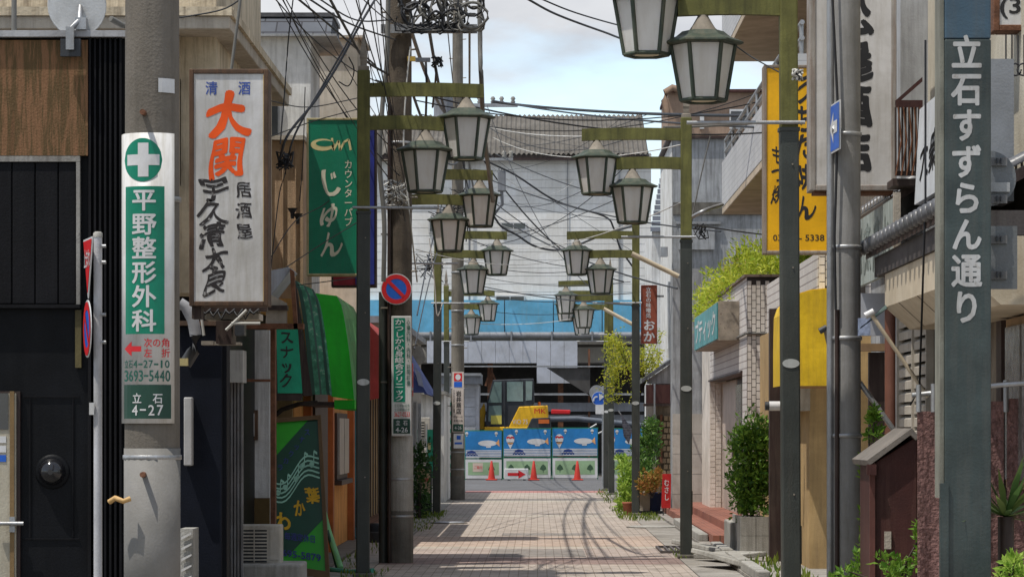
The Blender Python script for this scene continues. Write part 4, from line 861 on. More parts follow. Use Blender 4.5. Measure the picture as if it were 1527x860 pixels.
# ---- big white sign with red brush letters
T, fs_ = lightbox('shop_sign', 'tall white light box sign with orange brush characters on rusty frame', 282, 103, 400, 456, 25.5, .3, fr=7)
MB().pbox(392.5, 112, 394, 449, 25.503, 25.511).build('faded_edge', mat('yellowed', (.55, .38, .14)), T)
p2 = plane(25.5105)
for ch, a in (('清', 306), ('酒', 355)): m = MB(); put(m, p2, ch, a, 121, a+19, 142, .015); m.build('character', mat('print_blue', (.06, .11, .40), bump=0), T)
om_ = mat('print_orange', (.85, .10, .01), bump=0, grime=.1)
m = MB(); put(m, p2, '大', 311, 138, 370, 204, .05, 1.0); m.build('character', om_, T); m = MB(); put(m, p2, '関', 311, 203, 368, 266, .028, .6); m.build('character', om_, T)
worn = mat('worn_ink', (.035, .03, .03), rough=.6, speck=.95, dirt=(.60, .58, .56), bump=0)
for k, ch in enumerate('宇久清太良'): m = MB(); put(m, p2, ch, 297 if k < 3 else 301, 262+k*35, 339, 300+k*35, .026, 1.1); m.build('character', worn, T)
for k, ch in enumerate('居酒屋'): m = MB(); put(m, p2, ch, 352, 270+k*31, 376, 295+k*31, .015, .8); m.build('character', worn, T)
MB().tube([W(345, 104, 25.7), W(352, 50, 25.7), W(362, -30, 25.7)], .014, 6).build('stay_wire', wire_g, T); MB().pbox(286, 456.5, 300, 475, 25.55, 25.75).build('bracket', brown_d, T)
# ---- green pub sign
gsign = mat('pub_green', (.004, .20, .105), rough=.45, var=.12, streak=.3, dirt=(.03, .15, .1))
T, _ = lightbox('pub_sign', 'green light box sign with white kana and yellow swoosh', 457, 176, 549, 411, 36.0, .25, fr=3.2, panel=gsign, frame=mat('cream_trim', (.45, .40, .22), streak=.6, dirt=(.25, .15, .05)))
p2 = plane(36.0105); p3 = plane(36.009)
m = MB(); vtext(m, p2, 'じゅん', 474, 250, 510, 385, .02, .9)
vtext(m, p2, 'カウンターパブ', 513, 238, 526, 338, .01); m.build('lettering', mat('print_cream', (.70, .68, .52), bump=0), T)
m = MB(); ell(m, p2, 481, 216, 18, 9, 20); line2(m, p2, [(495, 206), (497, 224), (505, 210), (507, 224), (513, 212), (520, 208), (523, 224)], 3.2); m.build('print', mat('print_yellow', (.72, .62, .30), bump=0), T)
m = MB(); ell(m, p3, 484, 214, 13, 4.5, 20); m.build('print', gsign, T)
T, _ = lightbox('bar_sign', 'red and blue light box sign half hidden behind the green sign', 494, 180, 561, 428, 37.2, .25, fr=3, panel=mat('red_blue', (.30, .03, .05), var=.3), frame=brown_d)
MB().pbox(530, 184, 558, 424, 37.19, 37.207).build('blue_half', mat('deep_blue', (.02, .03, .22)), T)
# ---- leaning snack board
T = thing('leaning_signboard', 'tall green signboard with gold kana and music notes leaning by the awning', 'sign', W(445, 855, 35))
Yb = 34.4; lean = .10
def bf(u, v, o=0):                                           # board: u 0..1 across, v 0..1 down, slight tilt as in the photo
    top = Vector((WX(404, Yb)*(1-u)+WX(471, Yb)*u, Yb+lean+.25, WZ(630+(-5)*u, Yb))); bot = Vector((WX(409, Yb)*(1-u)+WX(487, Yb)*u, Yb-.15, WZ(838+12*u, Yb)))
    p = top.lerp(bot, v); return Vector((p.x, Yb-.15+(p.z-.1)*.28-o, p.z))
def bquad(u0, v0, u1, v1, o, name, mt, d=.03):
    return MB().prism([bf(u0, v1, o), bf(u1, v1, o), bf(u1, v0, o), bf(u0, v0, o)], (0, d, 0)).build(name, mt, T)
bquad(0, 0, 1, 1, 0, 'panel', mat('lime_board', (.03, .36, .012), rough=.35, var=.08, bump=0), .05)
for a in ((-.05, -.03, 0, 1.06), (1, -.03, 1.07, 1.06), (0, -.03, 1, 0), (0, 1, 1, 1.06)): bquad(*a, .03, 'frame_bar', mat('wood_frame', (.12, .07, .03)), .1)
bb = lambda u, v: bf(u, v, .006); bc = lambda u, v: bf(u, v, .012)
m = MB(); m.face([bb(0, .62), bb(0, .26), bb(.78, 0), bb(1, 0), bb(1, .66), bb(.30, .93), bb(.0, .93)]); m.build('dark_print', mat('dark_green_print', (.008, .055, .025), rough=.35, bump=0), T)
m = MB()
for k in range(5):
    pts = [(.02+.96*j/12, .43+.032*k-.20*(j/12)+.045*math.sin(j/12*7)) for j in range(13)]; line2(m, bc, pts, .012)
for x, y in ((.1, .50), (.25, .46), (.48, .40), (.62, .31), (.82, .30)):
    ell(m, bc, x, y, .05, .02, 12); line2(m, bc, [(x+.045, y), (x+.06, y-.09), (x+.13, y-.075)], .018)
m.build('print', mat('mint_print', (.30, .55, .42), bump=0), T)
m = MB(); put(m, bc, '葉', .66, .45, .95, .56, .03, .8); put(m, bc, 'か', .42, .54, .66, .66, .03, .6); put(m, bc, 'わ', .06, .63, .36, .77, .03, .6); m.build('gold_lettering', mat('gold_print', (.62, .36, .02), bump=0), T)
m = MB()
for k, ch in enumerate('スナックカラオケ'[:6]): put(m, bc, ch, .68-.12*k, .055+.048*k, .82-.12*k, .105+.048*k, .01)
np_ = mat('navy_print', (.04, .05, .20), bump=0); m.build('lettering', np_, T); m = MB(); htext(m, bc, '毎週定休日', .22, .77, .84, .825, .02); m.build('lettering', np_, T); m = MB(); put(m, bc, '695-5879', .18, .895, .92, .94, .02); m.build('lettering', np_, T)
# folded parasol / poles next to it
T = thing('parasol_bundle', 'folded green parasol leaning between the signboard and the lamp post', 'parasol', W(495, 840, 36.3))
MB().tube([W(481, 752, 36.3), W(490, 790, 36.3), W(508, 846, 36.0)], .025, 8, r1=.035).build('canopy', gr2, T); MB().tube([W(488, 790, 36.2), W(503, 848, 36.2)], .02, 8).build('pole', dkgreen_p, T)
MB().tube([W(488, 848, 36), W(520, 852, 35.6), W(556, 850, 35.2)], .03, 6).build('foot', mat('mint_foot', (.08, .35, .25)), T)
# ---- air conditioner on its ledge
def aircon(T, px0, py0, px1, py1, Yc, d=.3, side=None, n=10):
    MB().pbox(px0, py0, px1, py1, Yc, Yc+d).build('casing', mat('aircon_cream', (.50, .47, .41), rough=.6, streak=.5, dirt=(.3, .26, .2)), T, bevel=.015)
    MB().pbox(px0+3, py0+5, px0+(px1-px0)*.66, py1-4, Yc-.006, Yc-.002).build('grille_recess', ex_k, T)
    w_ = (px1-px0)*.66-3; hgt = py1-py0-9
    for k in range(n): MB().pbox(px0+3, py0+5+hgt*k/n, px0+3+w_, py0+5+hgt*(k+.45)/n, Yc-.02, Yc-.008).build('grille_bar', mat('aircon_cream', (.5, .47, .41)), T)
    MB().pbox(px0+3+w_*.48, py0+5, px0+3+w_*.52, py1-4, Yc-.028, Yc-.021).build('grille_rib', mat('aircon_cream', (.5, .47, .41)), T)
    MB().pbox(px1-(px1-px0)*.26, py0+8, px1-4, py1-8, Yc-.010, Yc-.002).build('side_cover', mat('aircon_cream', (.5, .47, .41)), T)
T = thing('air_conditioner', 'cream outdoor air conditioner unit at the foot of the green signboard', 'air conditioner', W(388, 842, 31.5)); aircon(T, 357, 782, 419, 842, 31.5, .3)
T = tag(MB().pbox(340, 841, 448, 900, 31.2, 32.1).build('concrete_ledge', conc_l, bevel=.02), 'concrete ledge under the air conditioner', 'ledge')
# ---- further left shops
T = thing('brick_shop', 'low brown brick shop between the awning and the concrete pole', 'building', (-3, 52, 0))
bkm = brickmat('brown_brick', (.24, .12, .085), (.20, .105, .075), (.10, .08, .07), .22, .075, axis='XZ')
MB().box(-6, -2.62, 47, 55, 0, 3.2).build('wall', bkm, T)
mb_ = mat('facade_brick', (.22, .11, .08), var=.3)
for r in range(20):
    for c_ in range(3):
        x0 = -2.98+c_*.123-(.06 if r % 2 else 0); MB().box(max(x0, -2.99), min(x0+.113, -2.622), 46.97, 46.998, .02+r*.085, .02+r*.085+.073).build('brick', mb_, T)
MB().box(-2.64, -2.55, 48, 54.5, .3, 2.2).build('shopfront', mat('ochre_front', (.30, .20, .07), var=.3, streak=.4), T)
for k in range(9): MB().box(-2.551, -2.535, 48+k*.75, 48.08+k*.75, .3, 2.2).build('mullion', brown_d, T)
redaw = fabric(mat('red_awning', (.70, .12, .11), rough=.7, var=.12, streak=.3, dirt=(.6, .3, .25)), .4)
T = thing('awning', 'faded red sloping awning behind the nearest left lamp post', 'awning', (-2.35, 50, 2))
MB().prism([(-2.62, 47.2, 3.30), (-2.62, 47.2, 2.05), (-2.12, 47.2, 2.15), (-2.12, 47.2, 2.75)], (0, .03, 0)).build('end_panel', redaw, T)
MB().prism([(-2.62, 47.24, 3.30), (-2.62, 47.24, 3.27), (-2.12, 47.24, 2.72), (-2.12, 47.24, 2.75)], (0, 6.5, 0)).build('canvas', redaw, T); MB().box(-2.13, -2.115, 47.24, 53.7, 2.2, 2.72).build('valance', redaw, T)
m = MB(); pz = lambda u, v: Vector((-2.112, 47.5+u*3, 2.65-v*.4)); m2 = []; put(m, pz, '喫茶', 0, 0, 1, 1, .02); m.build('lettering', white_c, T)
T = thing('corrugated_shop', 'shop with dark front and blue awning beyond the concrete pole', 'building', (-3, 62, 0)); MB().box(-6, -2.55, 55.2, 69, 0, 3.5).build('wall', mat('dim_wall', (.30, .27, .23), streak=.5), T)
MB().box(-2.552, -2.5, 57, 67, .1, 2.2).build('shopfront', glass_d, T); MB().box(-6, -2.45, 55.1, 69.1, 3.5, 3.62).build('roof_edge', beam_m, T)
for k in range(5): MB().box(-2.51, -2.46, 57+k*2.4, 57.1+k*2.4, .1, 2.2).build('mullion', steel, T)
bluaw = mat('blue_awning', (.05, .08, .26), rough=.65, var=.15)
T = thing('awning', 'dark blue tarpaulin awning hanging beyond the concrete pole', 'awning', (-2.3, 61, 2))
MB().prism([(-2.52, 57.2, WZ(520, 58)), (-2.50, 57.2, WZ(520, 58)), (-2.0, 57.2, WZ(588, 58)), (-2.05, 57.2, WZ(588, 58))], (0, 6, 0)).build('canvas', bluaw, T)
MB().prism([(-2.52, 57.16, WZ(522, 58)), (-2.06, 57.16, WZ(586, 58)), (-2.52, 57.16, WZ(586, 58))], (0, .03, 0)).build('end_panel', bluaw, T)
MB().prism([W(618, 548, 57.1), W(627, 556, 57.1), W(632, 577, 57.1), W(624, 574, 57.1)], (0, .012, 0)).build('print', mat('pale_blue_print', (.35, .40, .55)), T)
T = thing('disc_lamp', 'round grey disc lamp on the wall above the blue awning', 'lamp', W(625, 540, 64)); MB().disc(W(621, 530, 64), .2, (0, -1, 0), .12).build('disc', conc_l, T); MB().box(WX(612, 64), WX(621, 64), 64.02, 64.1, WZ(532, 64), WZ(527, 64)).build('arm', steel, T)
T = thing('white_shop', 'small white walled building with stacked air conditioners on the left', 'building', (-3, 75, 0))
MB().box(-6, WX(662, 71), 71, 83.5, 0, WZ(588, 71)).build('wall', wht_w, T); MB().box(-6, WX(664, 71), 70.8, 83.7, WZ(588, 71)+.003, WZ(583, 71)).build('roof_edge', conc_l, T)
for k, (a, b, lab) in enumerate(((622, 655, 'upper outdoor air conditioner on the white wall'), (668, 700, 'lower outdoor air conditioner behind the bush'))):
    T = thing('air_conditioner', lab, 'air conditioner', W(628, b, 70.5)); aircon(T, 617, a, 641, b, 70.5, .35, n=6); 
    MB().pbox(617, b, 641, b+1.5, 70.5, 71).build('bracket', steel, T)
T = thing('banner', 'green and yellow shop banner beside the left lamp post', 'banner', W(640, 720, 69.5)); MB().pbox(637, 640, 646, 712, 69.5, 69.51).build('cloth', mat('banner_teal', (.03, .32, .20), var=.35, scale=9), T); MB().tube([W(636, 632, 69.5), W(636, 764, 69.5)], .012, 6).build('pole', white_c, T)
MB().pbox(638, 660, 642, 670, 69.49, 69.498).build('print', mat('print_yellow', (.72, .62, .3)), T)
T = thing('striped_banner', 'white and green striped banner by the second concrete pole', 'banner', W(673, 745, 76)); MB().pbox(670, 595, 675, 722, 76, 76.01).build('cloth', white_c, T)
for k in range(9): MB().pbox(670.2, 600+k*13, 674.8, 606+k*13, 75.985, 75.998).build('stripe', mat('banner_teal', (.03, .32, .2)), T)
MB().tube([W(669, 590, 76), W(669, 743, 76)], .012, 6).build('pole', white_c, T)
T = thing('sandwich_board', 'black framed sandwich board with cream poster by the bush', 'sign', W(632, 762, 62.5)); Yq = 62.5
MB().pbox(620, 694, 644, 764, Yq, Yq+.04).build('frame', ex_k, T); MB().pbox(622, 698, 641.5, 736, Yq-.01, Yq-.003).build('poster', mat('poster_cream', (.55, .42, .28), bump=0), T); MB().prism([W(620, 764, Yq+.5), W(623, 764, Yq+.5), W(623, 696, Yq+.05), W(620, 696, Yq+.05)], (0, .02, 0)).build('rear_leg', ex_k, T)
m = MB(); htext(m, plane(Yq-.014), '珈琲', 627, 712, 640, 719, .02); m.build('lettering', red_p, T); MB().pbox(622, 738, 641.5, 758, Yq-.01, Yq-.003).build('lower_panel', black_w, T)
lf1 = leafmat('shrub_green', (.015, .05, .012), (.06, .13, .03))
bush('shrub', 'dark leafy shrub between the concrete pole and the sandwich board', 'shrub', [((WX(625, 58), 58, .75), (.28, .4, .62)), ((WX(618, 58), 58.2, .35), (.25, .35, .35)), ((WX(622, 58), 58, 1.2), (.2, .3, .35))], 1100, .085, lf1, seed=5)
T = thing('plastic_tub', 'black plastic tub in the shade beside the concrete pole', 'tub', (WX(558, 45.5), 45.5, 0)); MB().lathe([(.14, .0), (.19, .14), (.2, .16), (.18, .16), (.13, .03)], (WX(558, 45.5), 45.5, 0), 18).build('tub', ex_k, T)
m = MB(); m.lathe([(.18, .15), (.14, .24), (.05, .28)], (WX(558, 45.5), 45.5, 0), 14); m.build('cover', black_w, T)
# ================================================================ right side, far to near
# ---- small brown gabled annex, red brown balcony box
T = thing('gabled_annex', 'little weathered annex with sloping roof and red brown box above the plants', 'building', (WX(990, 66), 66, 0))
MB().pbox(978, 570, 1012, 790, 66, 72).build('wall', mat('annex_wood', (.22, .17, .12), var=.4, streak=.6), T)
MB().prism([W(957, 565, 65.8), W(1012, 527, 65.8), W(1012, 533, 65.8), W(957, 571, 65.8)], (0, 6, 0)).build('roof', tile_dk, T)
MB().prism([W(965, 566, 65.9), W(1010, 536, 65.9), W(1010, 572, 65.9), W(965, 572, 65.9)], (0, .1, 0)).build('gable_board', mat('annex_grey', (.33, .31, .28), var=.3, streak=.5), T)
MB().pbox(964, 573, 1000, 601, 65.5, 66).build('balcony_box', maroon, T)
MB().pbox(960, 601.5, 1000, 605, 65.5, 66.2).build('box_shelf', brown_d, T); MB().tube([W(976, 572, 65.4), W(976, 618, 65.4)], .02, 6).build('pipe', steel, T)
for k in range(3): MB().pbox(966+k*9, 618, 970+k*9, 690, 65.9, 65.99).build('post', steel if k < 2 else rust, T)
for r in range(14):
    for c_ in range(2): MB().pbox(990+c_*7.2-(3 if r % 2 else 0), 620+r*9, 996+c_*7.2-(3 if r % 2 else 0), 627+r*9, 65.93, 65.99).build('brick', mat('annex_brick', (.35, .25, .15), var=.3), T)
# ---- tall grey mortar building
T = thing('grey_building', 'tall grey mortar building with street face coloured sunlit behind the tiled shop', 'building', (4, 75, 0)); gY = 72
xw = WX(1003, gY)
MB().box(xw, 9, gY, 78.6, 0, WZ(207, gY)).build('wall', gry_w, T)
MB().box(xw-.02, xw-.004, gY+.02, 78.6, 3, WZ(207, gY)-.03).build('sunlit_face', wht_w, T)  # white sheet: sunlight on the street side put into the wall colour
MB().box(xw-.12, 9.1, gY-.1, 78.7, WZ(207, gY)+.003, WZ(203, gY)).build('coping', brown_d, T)
MB().box(xw+.01, 8.5, gY-.07, gY-.002, WZ(320, gY), WZ(302, gY)).build('ledge', conc_d, T)
MB().tube([W(999, 560, gY-.2), W(997, 430, gY-.2), W(998, 420, gY-.2)], .035, 6).build('downpipe', steel, T)
MB().tube([W(1009, 600, gY-.2), W(1002, 590, gY-.2), W(998, 560, gY-.2), W(996, 520, gY-.2)], .03, 6).build('hose', wire_w, T)
MB().pbox(1012, 340, 1066, 372, gY-.12, gY-.01).build('shutter_box', gry_w, T); MB().pbox(1008, 330, 1075, 334, gY-.1, gY-.01).build('pipe', steel, T); MB().pbox(985, 368, 996, 382, gY-.4, gY-.05).build('vent_hood', steel, T)
T = thing('block_wall', 'pale concrete block wall left of the tiled entrance', 'wall', (2.7, 60, 0)); xb0 = WX(1003, 59.5)
MB().box(xb0+.005, 3.2, 59.56, 60.6, .03, WZ(400, 59.5)).build('core', gry_w, T)
for k in range(3):
    for r in range(5): MB().box(xb0+k*.30, xb0+k*.30+.292, 59.5, 59.559, .04+r*.38, .04+r*.38+.373).build('block', mat('wall_block', (.46, .43, .38), rough=.9, var=.15, streak=.4, dirt=(.28, .25, .21)), T)
T = thing('brown_top_building', 'far brick brown building with curved duct on its roof', 'building', (WX(1060, 95), 97, 0))
MB().pbox(996, 137, 1180, 640, 95, 100).build('wall', mat('brown_render', (.36, .25, .18), var=.15, streak=.4, dirt=(.2, .14, .1)), T); MB().pbox(994, 133, 1182, 137, 94.8, 100.2).build('coping', maroon, T)
MB().tube([W(995, 172, 94.7), W(991, 150, 94.7), W(993, 137, 94.7), W(1003, 131, 94.7), W(1012, 134, 94.7)], .11, 10).build('duct', mat('duct_brown', (.24, .16, .11)), T)
o = MB().pbox(1088, 163, 1116, 192, 94.9, 95).build('window', white_c, T); MB().pbox(1090, 166, 1114, 189, 94.86, 94.89).build('pane', glass_d, o)
MB().pbox(1044, 170, 1050, 192, 94.8, 95).build('pipe', white_c, T)
T = thing('tiled_roof_house', 'far house with blue grey tiled roof in the gap right of the siding wall', 'building', (WX(985, 90), 93, 0))
MB().pbox(972, 345, 1010, 700, 90, 96).build('wall', wht_w, T)
for k in range(10): MB().prism([W(970+k*1.5, 345-k*8, 89.8+k*.35), W(1010, 345-k*8, 89.8+k*.35), W(1010, 338-k*8, 90.1+k*.35), W(970+k*1.5, 338-k*8, 90.1+k*.35)], (0, .05, .0)).build('tile_course', mat('slate_far', (.07, .08, .10), rough=.9), T)
# ---- apartment with balconies
aptm = mat('apartment_tile', (.50, .49, .46), rough=.7, var=.1, streak=.3, dirt=(.33, .3, .27)); soff = mat('balcony_soffit', (.50, .41, .30), rough=.9, var=.12)
balt = brickmat('balcony_mosaic', (.50, .50, .49), (.46, .46, .46), (.36, .36, .36), .30, .10, axis='YZ', var=.15)
T = thing('apartment_block', 'white apartment block with stacked balconies above the tiled shop', 'building', (5.5, 48, 0))
MB().box(4.4, 9, 40.5, 56, .3, 11.5).build('wall', beige_w, T)
for z in (5.47, 8.2):
    b = MB().box(3.3, 4.4, 40, 56.3, z, z+.12).build('balcony', soff, T, bevel=.01)
    MB().box(3.295, 3.42, 40, 56.3, z+.12, z+.92).build('parapet', balt, b); MB().box(3.42, 4.4, 56.18, 56.3, z+.12, z+.92).build('end_parapet', aptm, b); MB().box(3.42, 4.4, 40, 40.12, z+.12, z+.92).build('end_parapet', aptm, b)
    for zz in (1.12, 1.32): MB().tube([(3.36, 40, z+zz), (3.36, 56.3, z+zz)], .035, 6).build('rail', steel, b)
    for k in range(9): MB().tube([(3.36, 40.1+k*2.02, z+.92), (3.36, 40.1+k*2.02, z+1.32)], .03, 6).build('rail_post', steel, b)
    for k in range(5): MB().tube([(3.7+k*.16, 46+k*1.8, z-.02), (3.7+k*.16, 46+k*1.8, z-.75)], .014, 5).build('laundry_hanger', steel_d, b)
    for k in range(4):
        o = MB().box(4.33, 4.398, 41.5+k*3.6, 44+k*3.6, z+.15, z+2.0).build('sliding_window', steel, T); MB().box(4.31, 4.328, 41.6+k*3.6, 43.9+k*3.6, z+.22, z+1.93).build('pane', glass_d, o)
MB().box(3.1, 9, 40, 56.5, 10.93, 11.1).build('roof_slab', soff, T)
# ---- tiled shop with roof garden
tgrout = mat('dark_grout', (.06, .05, .045), rough=.95)
tilem = mat('cream_wall_tile', (.80, .73, .65), rough=.5, var=.12, scale=3, streak=.35, dirt=(.34, .29, .23), bump=.05)
stile = brickmat('side_tiles', (.70, .66, .61), (.64, .61, .57), (.30, .26, .24), .062, .105, axis='YZ', var=.15, msize=.09)
T = thing('tiled_shop', 'cream tiled shop with recessed entrance and weeds on its roof', 'building', (3.8, 51, 0))
zt = 3.83; ys, ye, xs_ = 45.6, 58, 3.03
MB().box(xs_, 6.5, ys+.01, 46.6, .2, zt).build('wall', stile, T)
MB().box(xs_, 6.5, 46.6, 55.4, 2.5, zt).build('wall_over_door', stile, T); MB().box(xs_, 6.5, 55.4, ye, .2, zt).build('far_pier', tilem, T)
MB().box(3.32, 6.5, 46.6, 55.4, .2, 2.5).build('recess_wall', beige_w, T)
o = MB().box(3.25, 3.3, 51.5, 55.3, .27, 2.45).build('door', mat('pink_beige_door', (.50, .42, .36), rough=.6, var=.08), T)
MB().box(3.22, 3.245, 52.0, 52.3, 1.1, 1.5).build('door_handle', brown_d, o)
o = MB().box(3.25, 3.31, 46.7, 51.3, .27, 2.45).build('shop_window', brown_d, T)
for k in range(3): MB().box(3.22, 3.245, 46.8+k*1.5, 48.2+k*1.5, .5, 2.35).build('pane', mat('shop_pane', (.16, .14, .12), rough=.15, spec=.6), o)
MB().box(xs_-.03, xs_+.2, 46.55, 55.45, 2.47, 2.498).build('lintel', brown_d, T)
MB().box(xs_-.04, 6.5, ys-.04, ye, zt+.003, zt+.04).build('coping', mat('coping_rust', (.18, .13, .10), var=.3), T)
MB().box(xs_, xs_+.9, ys, ys+.009, .2, zt).build('grout_face', tgrout, T)
tm = MB().box(0, .0555, -.012, 0, 0, .104).build('tile', tilem, T, org=(0, 0, 0)); first = True; tm['_o'] = (0, 0, 0); cnt = 0
for c_ in range(9):
    n = int((zt-.25)/.114)
    for r in range(n):
        x = xs_+.008+c_*.0645; z = .25+r*.114+(.057 if c_ % 2 else 0)
        if z+.104 > zt: continue
        o = tm if first else tm.copy()
        if not first: COL.objects.link(o)
        first = False; cnt += 1; o.location = (x-3.8, ys-51-.001, z); o.parent = T
MB().tube([(xs_-.02, ys-.03, WZ(497, ys)), (xs_+.5, ys-.03, WZ(497, ys))], .02, 6).build('conduit', wire_g, T)
MB().tube([(xs_-.03, ys, WZ(498, ys)), (xs_-.03, 51, WZ(498, ys))], .02, 6).build('conduit', wire_g, T)
for r in range(24):
    for c_ in range(2):
        zz = .22+r*.095+(.045 if c_ else 0); MB().box(xs_+.005+c_*.10, xs_+.095+c_*.10, 55.385, 55.398, zz, zz+.086).build('pier_tile', tilem, T)
MB().box(xs_+.45, xs_+.95, ys-.06, ys-.014, 1.95, 2.3).build('sign_plate', mat('plate_sage', (.26, .30, .26)), T)
# teal box sign on the street face
tealm = mat('teal_sign', (.05, .30, .32), rough=.55, var=.3, scale=5, streak=.5, dirt=(.35, .45, .42))
T = thing('teal_sign', 'teal box sign with peeling side on the tiled shop wall', 'sign', (2.94, 50, WZ(507, 47)))
za, zb_ = WZ(507, 47.3), WZ(449, 47.3); xo = WX(1071, 47.3)
MB().box(xo, xs_-.004, 47.3, 54.1, za, zb_).build('casing', mat('peeling_casing', (.36, .31, .25), var=.5, scale=7, speck=.7, dirt=(.14, .09, .06)), T)
MB().box(xo-.02, xo-.003, 47.33, 54.05, za+.02, zb_-.02).build('panel', tealm, T)
m = MB(); put(m, lambda u, v: Vector((xo-.024, 53.6-u*5.9, zb_-.1-v*(zb_-za-.2))), 'ブティック', 0, 0, 1, 1, .02); m.build('lettering', white_c, T)
# roof garden
lf2 = leafmat('roof_weed', (.22, .34, .02), (.62, .66, .08), .5); straw = leafmat('dry_straw', (.30, .19, .06), (.45, .32, .12), .3)
bush('roof_weeds', 'bright yellow green weeds overgrowing the roof of the tiled shop', 'plant', [((3.5, 47.0, 4.1), (.62, 1.0, .36)), ((3.3, 49.5, 4.0), (.5, 1.4, .42)), ((3.1, 53, 3.8), (.42, 1.6, .38)), ((3.95, 46.8, 4.15), (.5, .8, .4)), ((3.0, 56.4, 3.72), (.38, 1.2, .34)), ((3.05, 51.5, 4.0), (.3, 1.2, .3))], 9500, .085, lf2, seed=11, narrow=.3)
bush('dry_grass', 'dry brown grass stalks among the roof weeds', 'plant', [((3.3, 49.5, 4.25), (.35, 1.4, .5)), ((3.15, 53, 3.85), (.25, 1.6, .45))], 420, .12, straw, seed=12, narrow=.1, up=1.5, stems=14, stem_m=straw)
# ---- planter with shrub
T = thing('planter', 'tall pale stone planter at the corner of the tiled shop', 'planter', (2.8, 40.3, 0))
xa, xb = WX(1105, 40), WX(1150, 40); zp = WZ(769, 40)
MB().box(xa+.01, xb-.01, 40.02, 41.6, .035, zp-.06).build('core', tgrout, T)
for k in range(2):
    for r in range(2): MB().box(xa+k*(xb-xa)/2+.002, xa+(k+1)*(xb-xa)/2-.004, 40, 40.019, .036+r*(zp-.04)/2, .034+(r+1)*(zp-.04)/2-.003).build('slab', conc_l, T)
for k in range(2): MB().box(xa-.01, xa+.009, 40.02+k*.8, 40.81+k*.8, .036, zp-.01).build('slab', conc_l, T)
MB().box(xa+.02, xb-.02, 40.04, 41.58, zp-.06, zp-.03).build('soil', brown_d, T)
T = tag(MB().box(WX(1090, 41), WX(1104, 41), 41, 42.5, .035, .42).build('stone_block', conc_l, bevel=.02), 'small low stone block beside the tall planter', 'block')
lf3 = leafmat('planter_shrub', (.035, .11, .015), (.22, .38, .05), .35)
c0 = W(1125, 690, 40.6)
bush('planter_shrub', 'bushy bright green shrub growing in the stone planter', 'shrub', [((c0.x-.02, 40.7, 1.2), (.30, .4, .62)), ((c0.x-.12, 40.6, .85), (.22, .35, .35)), ((c0.x+.1, 40.7, 1.55), (.2, .3, .25)), ((c0.x+.12, 40.8, .95), (.18, .3, .38)), ((c0.x-.16, 40.5, 1.5), (.14, .2, .2)), ((c0.x-.02, 40.4, .62), (.2, .15, .12))], 6500, .066, lf3, seed=21)
# ---- yellow awning shop
yel = mat('awning_yellow', (.80, .52, .015), rough=.6, var=.15, scale=1.5, streak=.45, dirt=(.44, .26, .03), bump=.3, bscale=8)
T = thing('tan_shop', 'tan walled shop under the yellow barrel awning', 'building', (3.6, 37, 0))
MB().box(WX(1207, 36), 6.5, 36, 44, 0, WZ(470, 36)).build('wall', mat('tan_wall', (.46, .31, .14), rough=.85, var=.15, streak=.5, dirt=(.24, .17, .09)), T)
MB().box(WX(1148, 38), WX(1166, 38), 38, 38.2, 0, WZ(460, 38)).build('brown_pillar', brown_d, T)
MB().box(WX(1166, 38)+.004, WX(1206, 36)-.004, 37.4, 37.5, 0, 2.2).build('door', brown_d, T)
for z in (.75, 2.0): MB().box(WX(1188, 36), WX(1206, 36), 37.3, 37.395, z, z+.1).build('door_rail', mat('brass_rail', (.32, .2, .08)), T)
MB().box(WX(1190, 36), WX(1207, 36), 35.9, 37.2, WZ(612, 36), WZ(576, 36)).build('lintel', beige_w, T)
Yc = 36.0
MB().box(WX(1220, 36), 6.5, 36, 44, WZ(470, 36)+.003, WZ(376, 36)).build('tile_wall', stile, T)
MB().box(WX(1222, Yc), WX(1290, Yc), Yc-.03, Yc-.02, WZ(440, Yc), WZ(372, Yc)).build('tile_grout', tgrout, T)
for r in range(6):
    for c_ in range(3):
        x = WX(1221, Yc)+c_*.075; z = WZ(432, Yc)+r*.095+(.045 if c_ % 2 else 0); MB().box(x, x+.066, Yc-.045, Yc-.031, z, z+.085).build('tile', tilem, T)
T = thing('awning', 'yellow barrel awning behind the nearest right lamp post', 'awning', (3, 35.6, 2))
Ya = 35.0
pf = [W(1150, 575, Ya), W(1151, 540, Ya), W(1153, 495, Ya), W(1158, 475, Ya), W(1168, 460, Ya), W(1185, 446, Ya), W(1205, 437, Ya), W(1225, 432, Ya), W(1250, 431, Ya), W(1250, 575, Ya)]
pf = [W(1166+(1238-1166)*max(0, (x-1150)/100)*1.2, y, Ya) for x, y in ((1150, 575), (1150, 520), (1151, 470), (1156, 456), (1166, 447), (1182, 438), (1200, 433), (1225, 431), (1250, 431), (1250, 575))]
MB().prism(pf, (0, .04, 0)).build('end_panel', yel, T)
n = len(pf)-1
for k in range(n-1):
    a, b = pf[k], pf[k+1]; q = (b-a).cross(Vector((0, 1, 0))).normalized()*.012
    MB().prism([a+Vector((0, .042, 0)), b+Vector((0, .042, 0)), b+q+Vector((0, .042, 0)), a+q+Vector((0, .042, 0))], (0, 1.1, 0)).build('canvas', yel, T)
MB().prism([pf[0]+Vector((0, -.005, -.03)), pf[-1]+Vector((0, -.005, -.03)), pf[-1]+Vector((0, -.005, -.001)), pf[0]+Vector((0, -.005, -.001))], (0, .05, 0)).build('hem', mat('hem_brown', (.2, .1, .03)), T)
T = thing('wall_spotlight', 'white and black cylinder spotlight left of the nearest right lamp post', 'lamp', W(1157, 605, 36.5)); MB().tube([W(1147, 605, 36.5), W(1163, 605, 36.5)], .055, 12).build('lens', white_c, T); MB().tube([W(1141, 605, 36.5), W(1147, 605, 36.5)], .05, 12).build('housing', ex_k, T); MB().tube([W(1163, 605, 36.5), W(1170, 605, 36.5)], .03, 8).build('arm', ex_k, T)
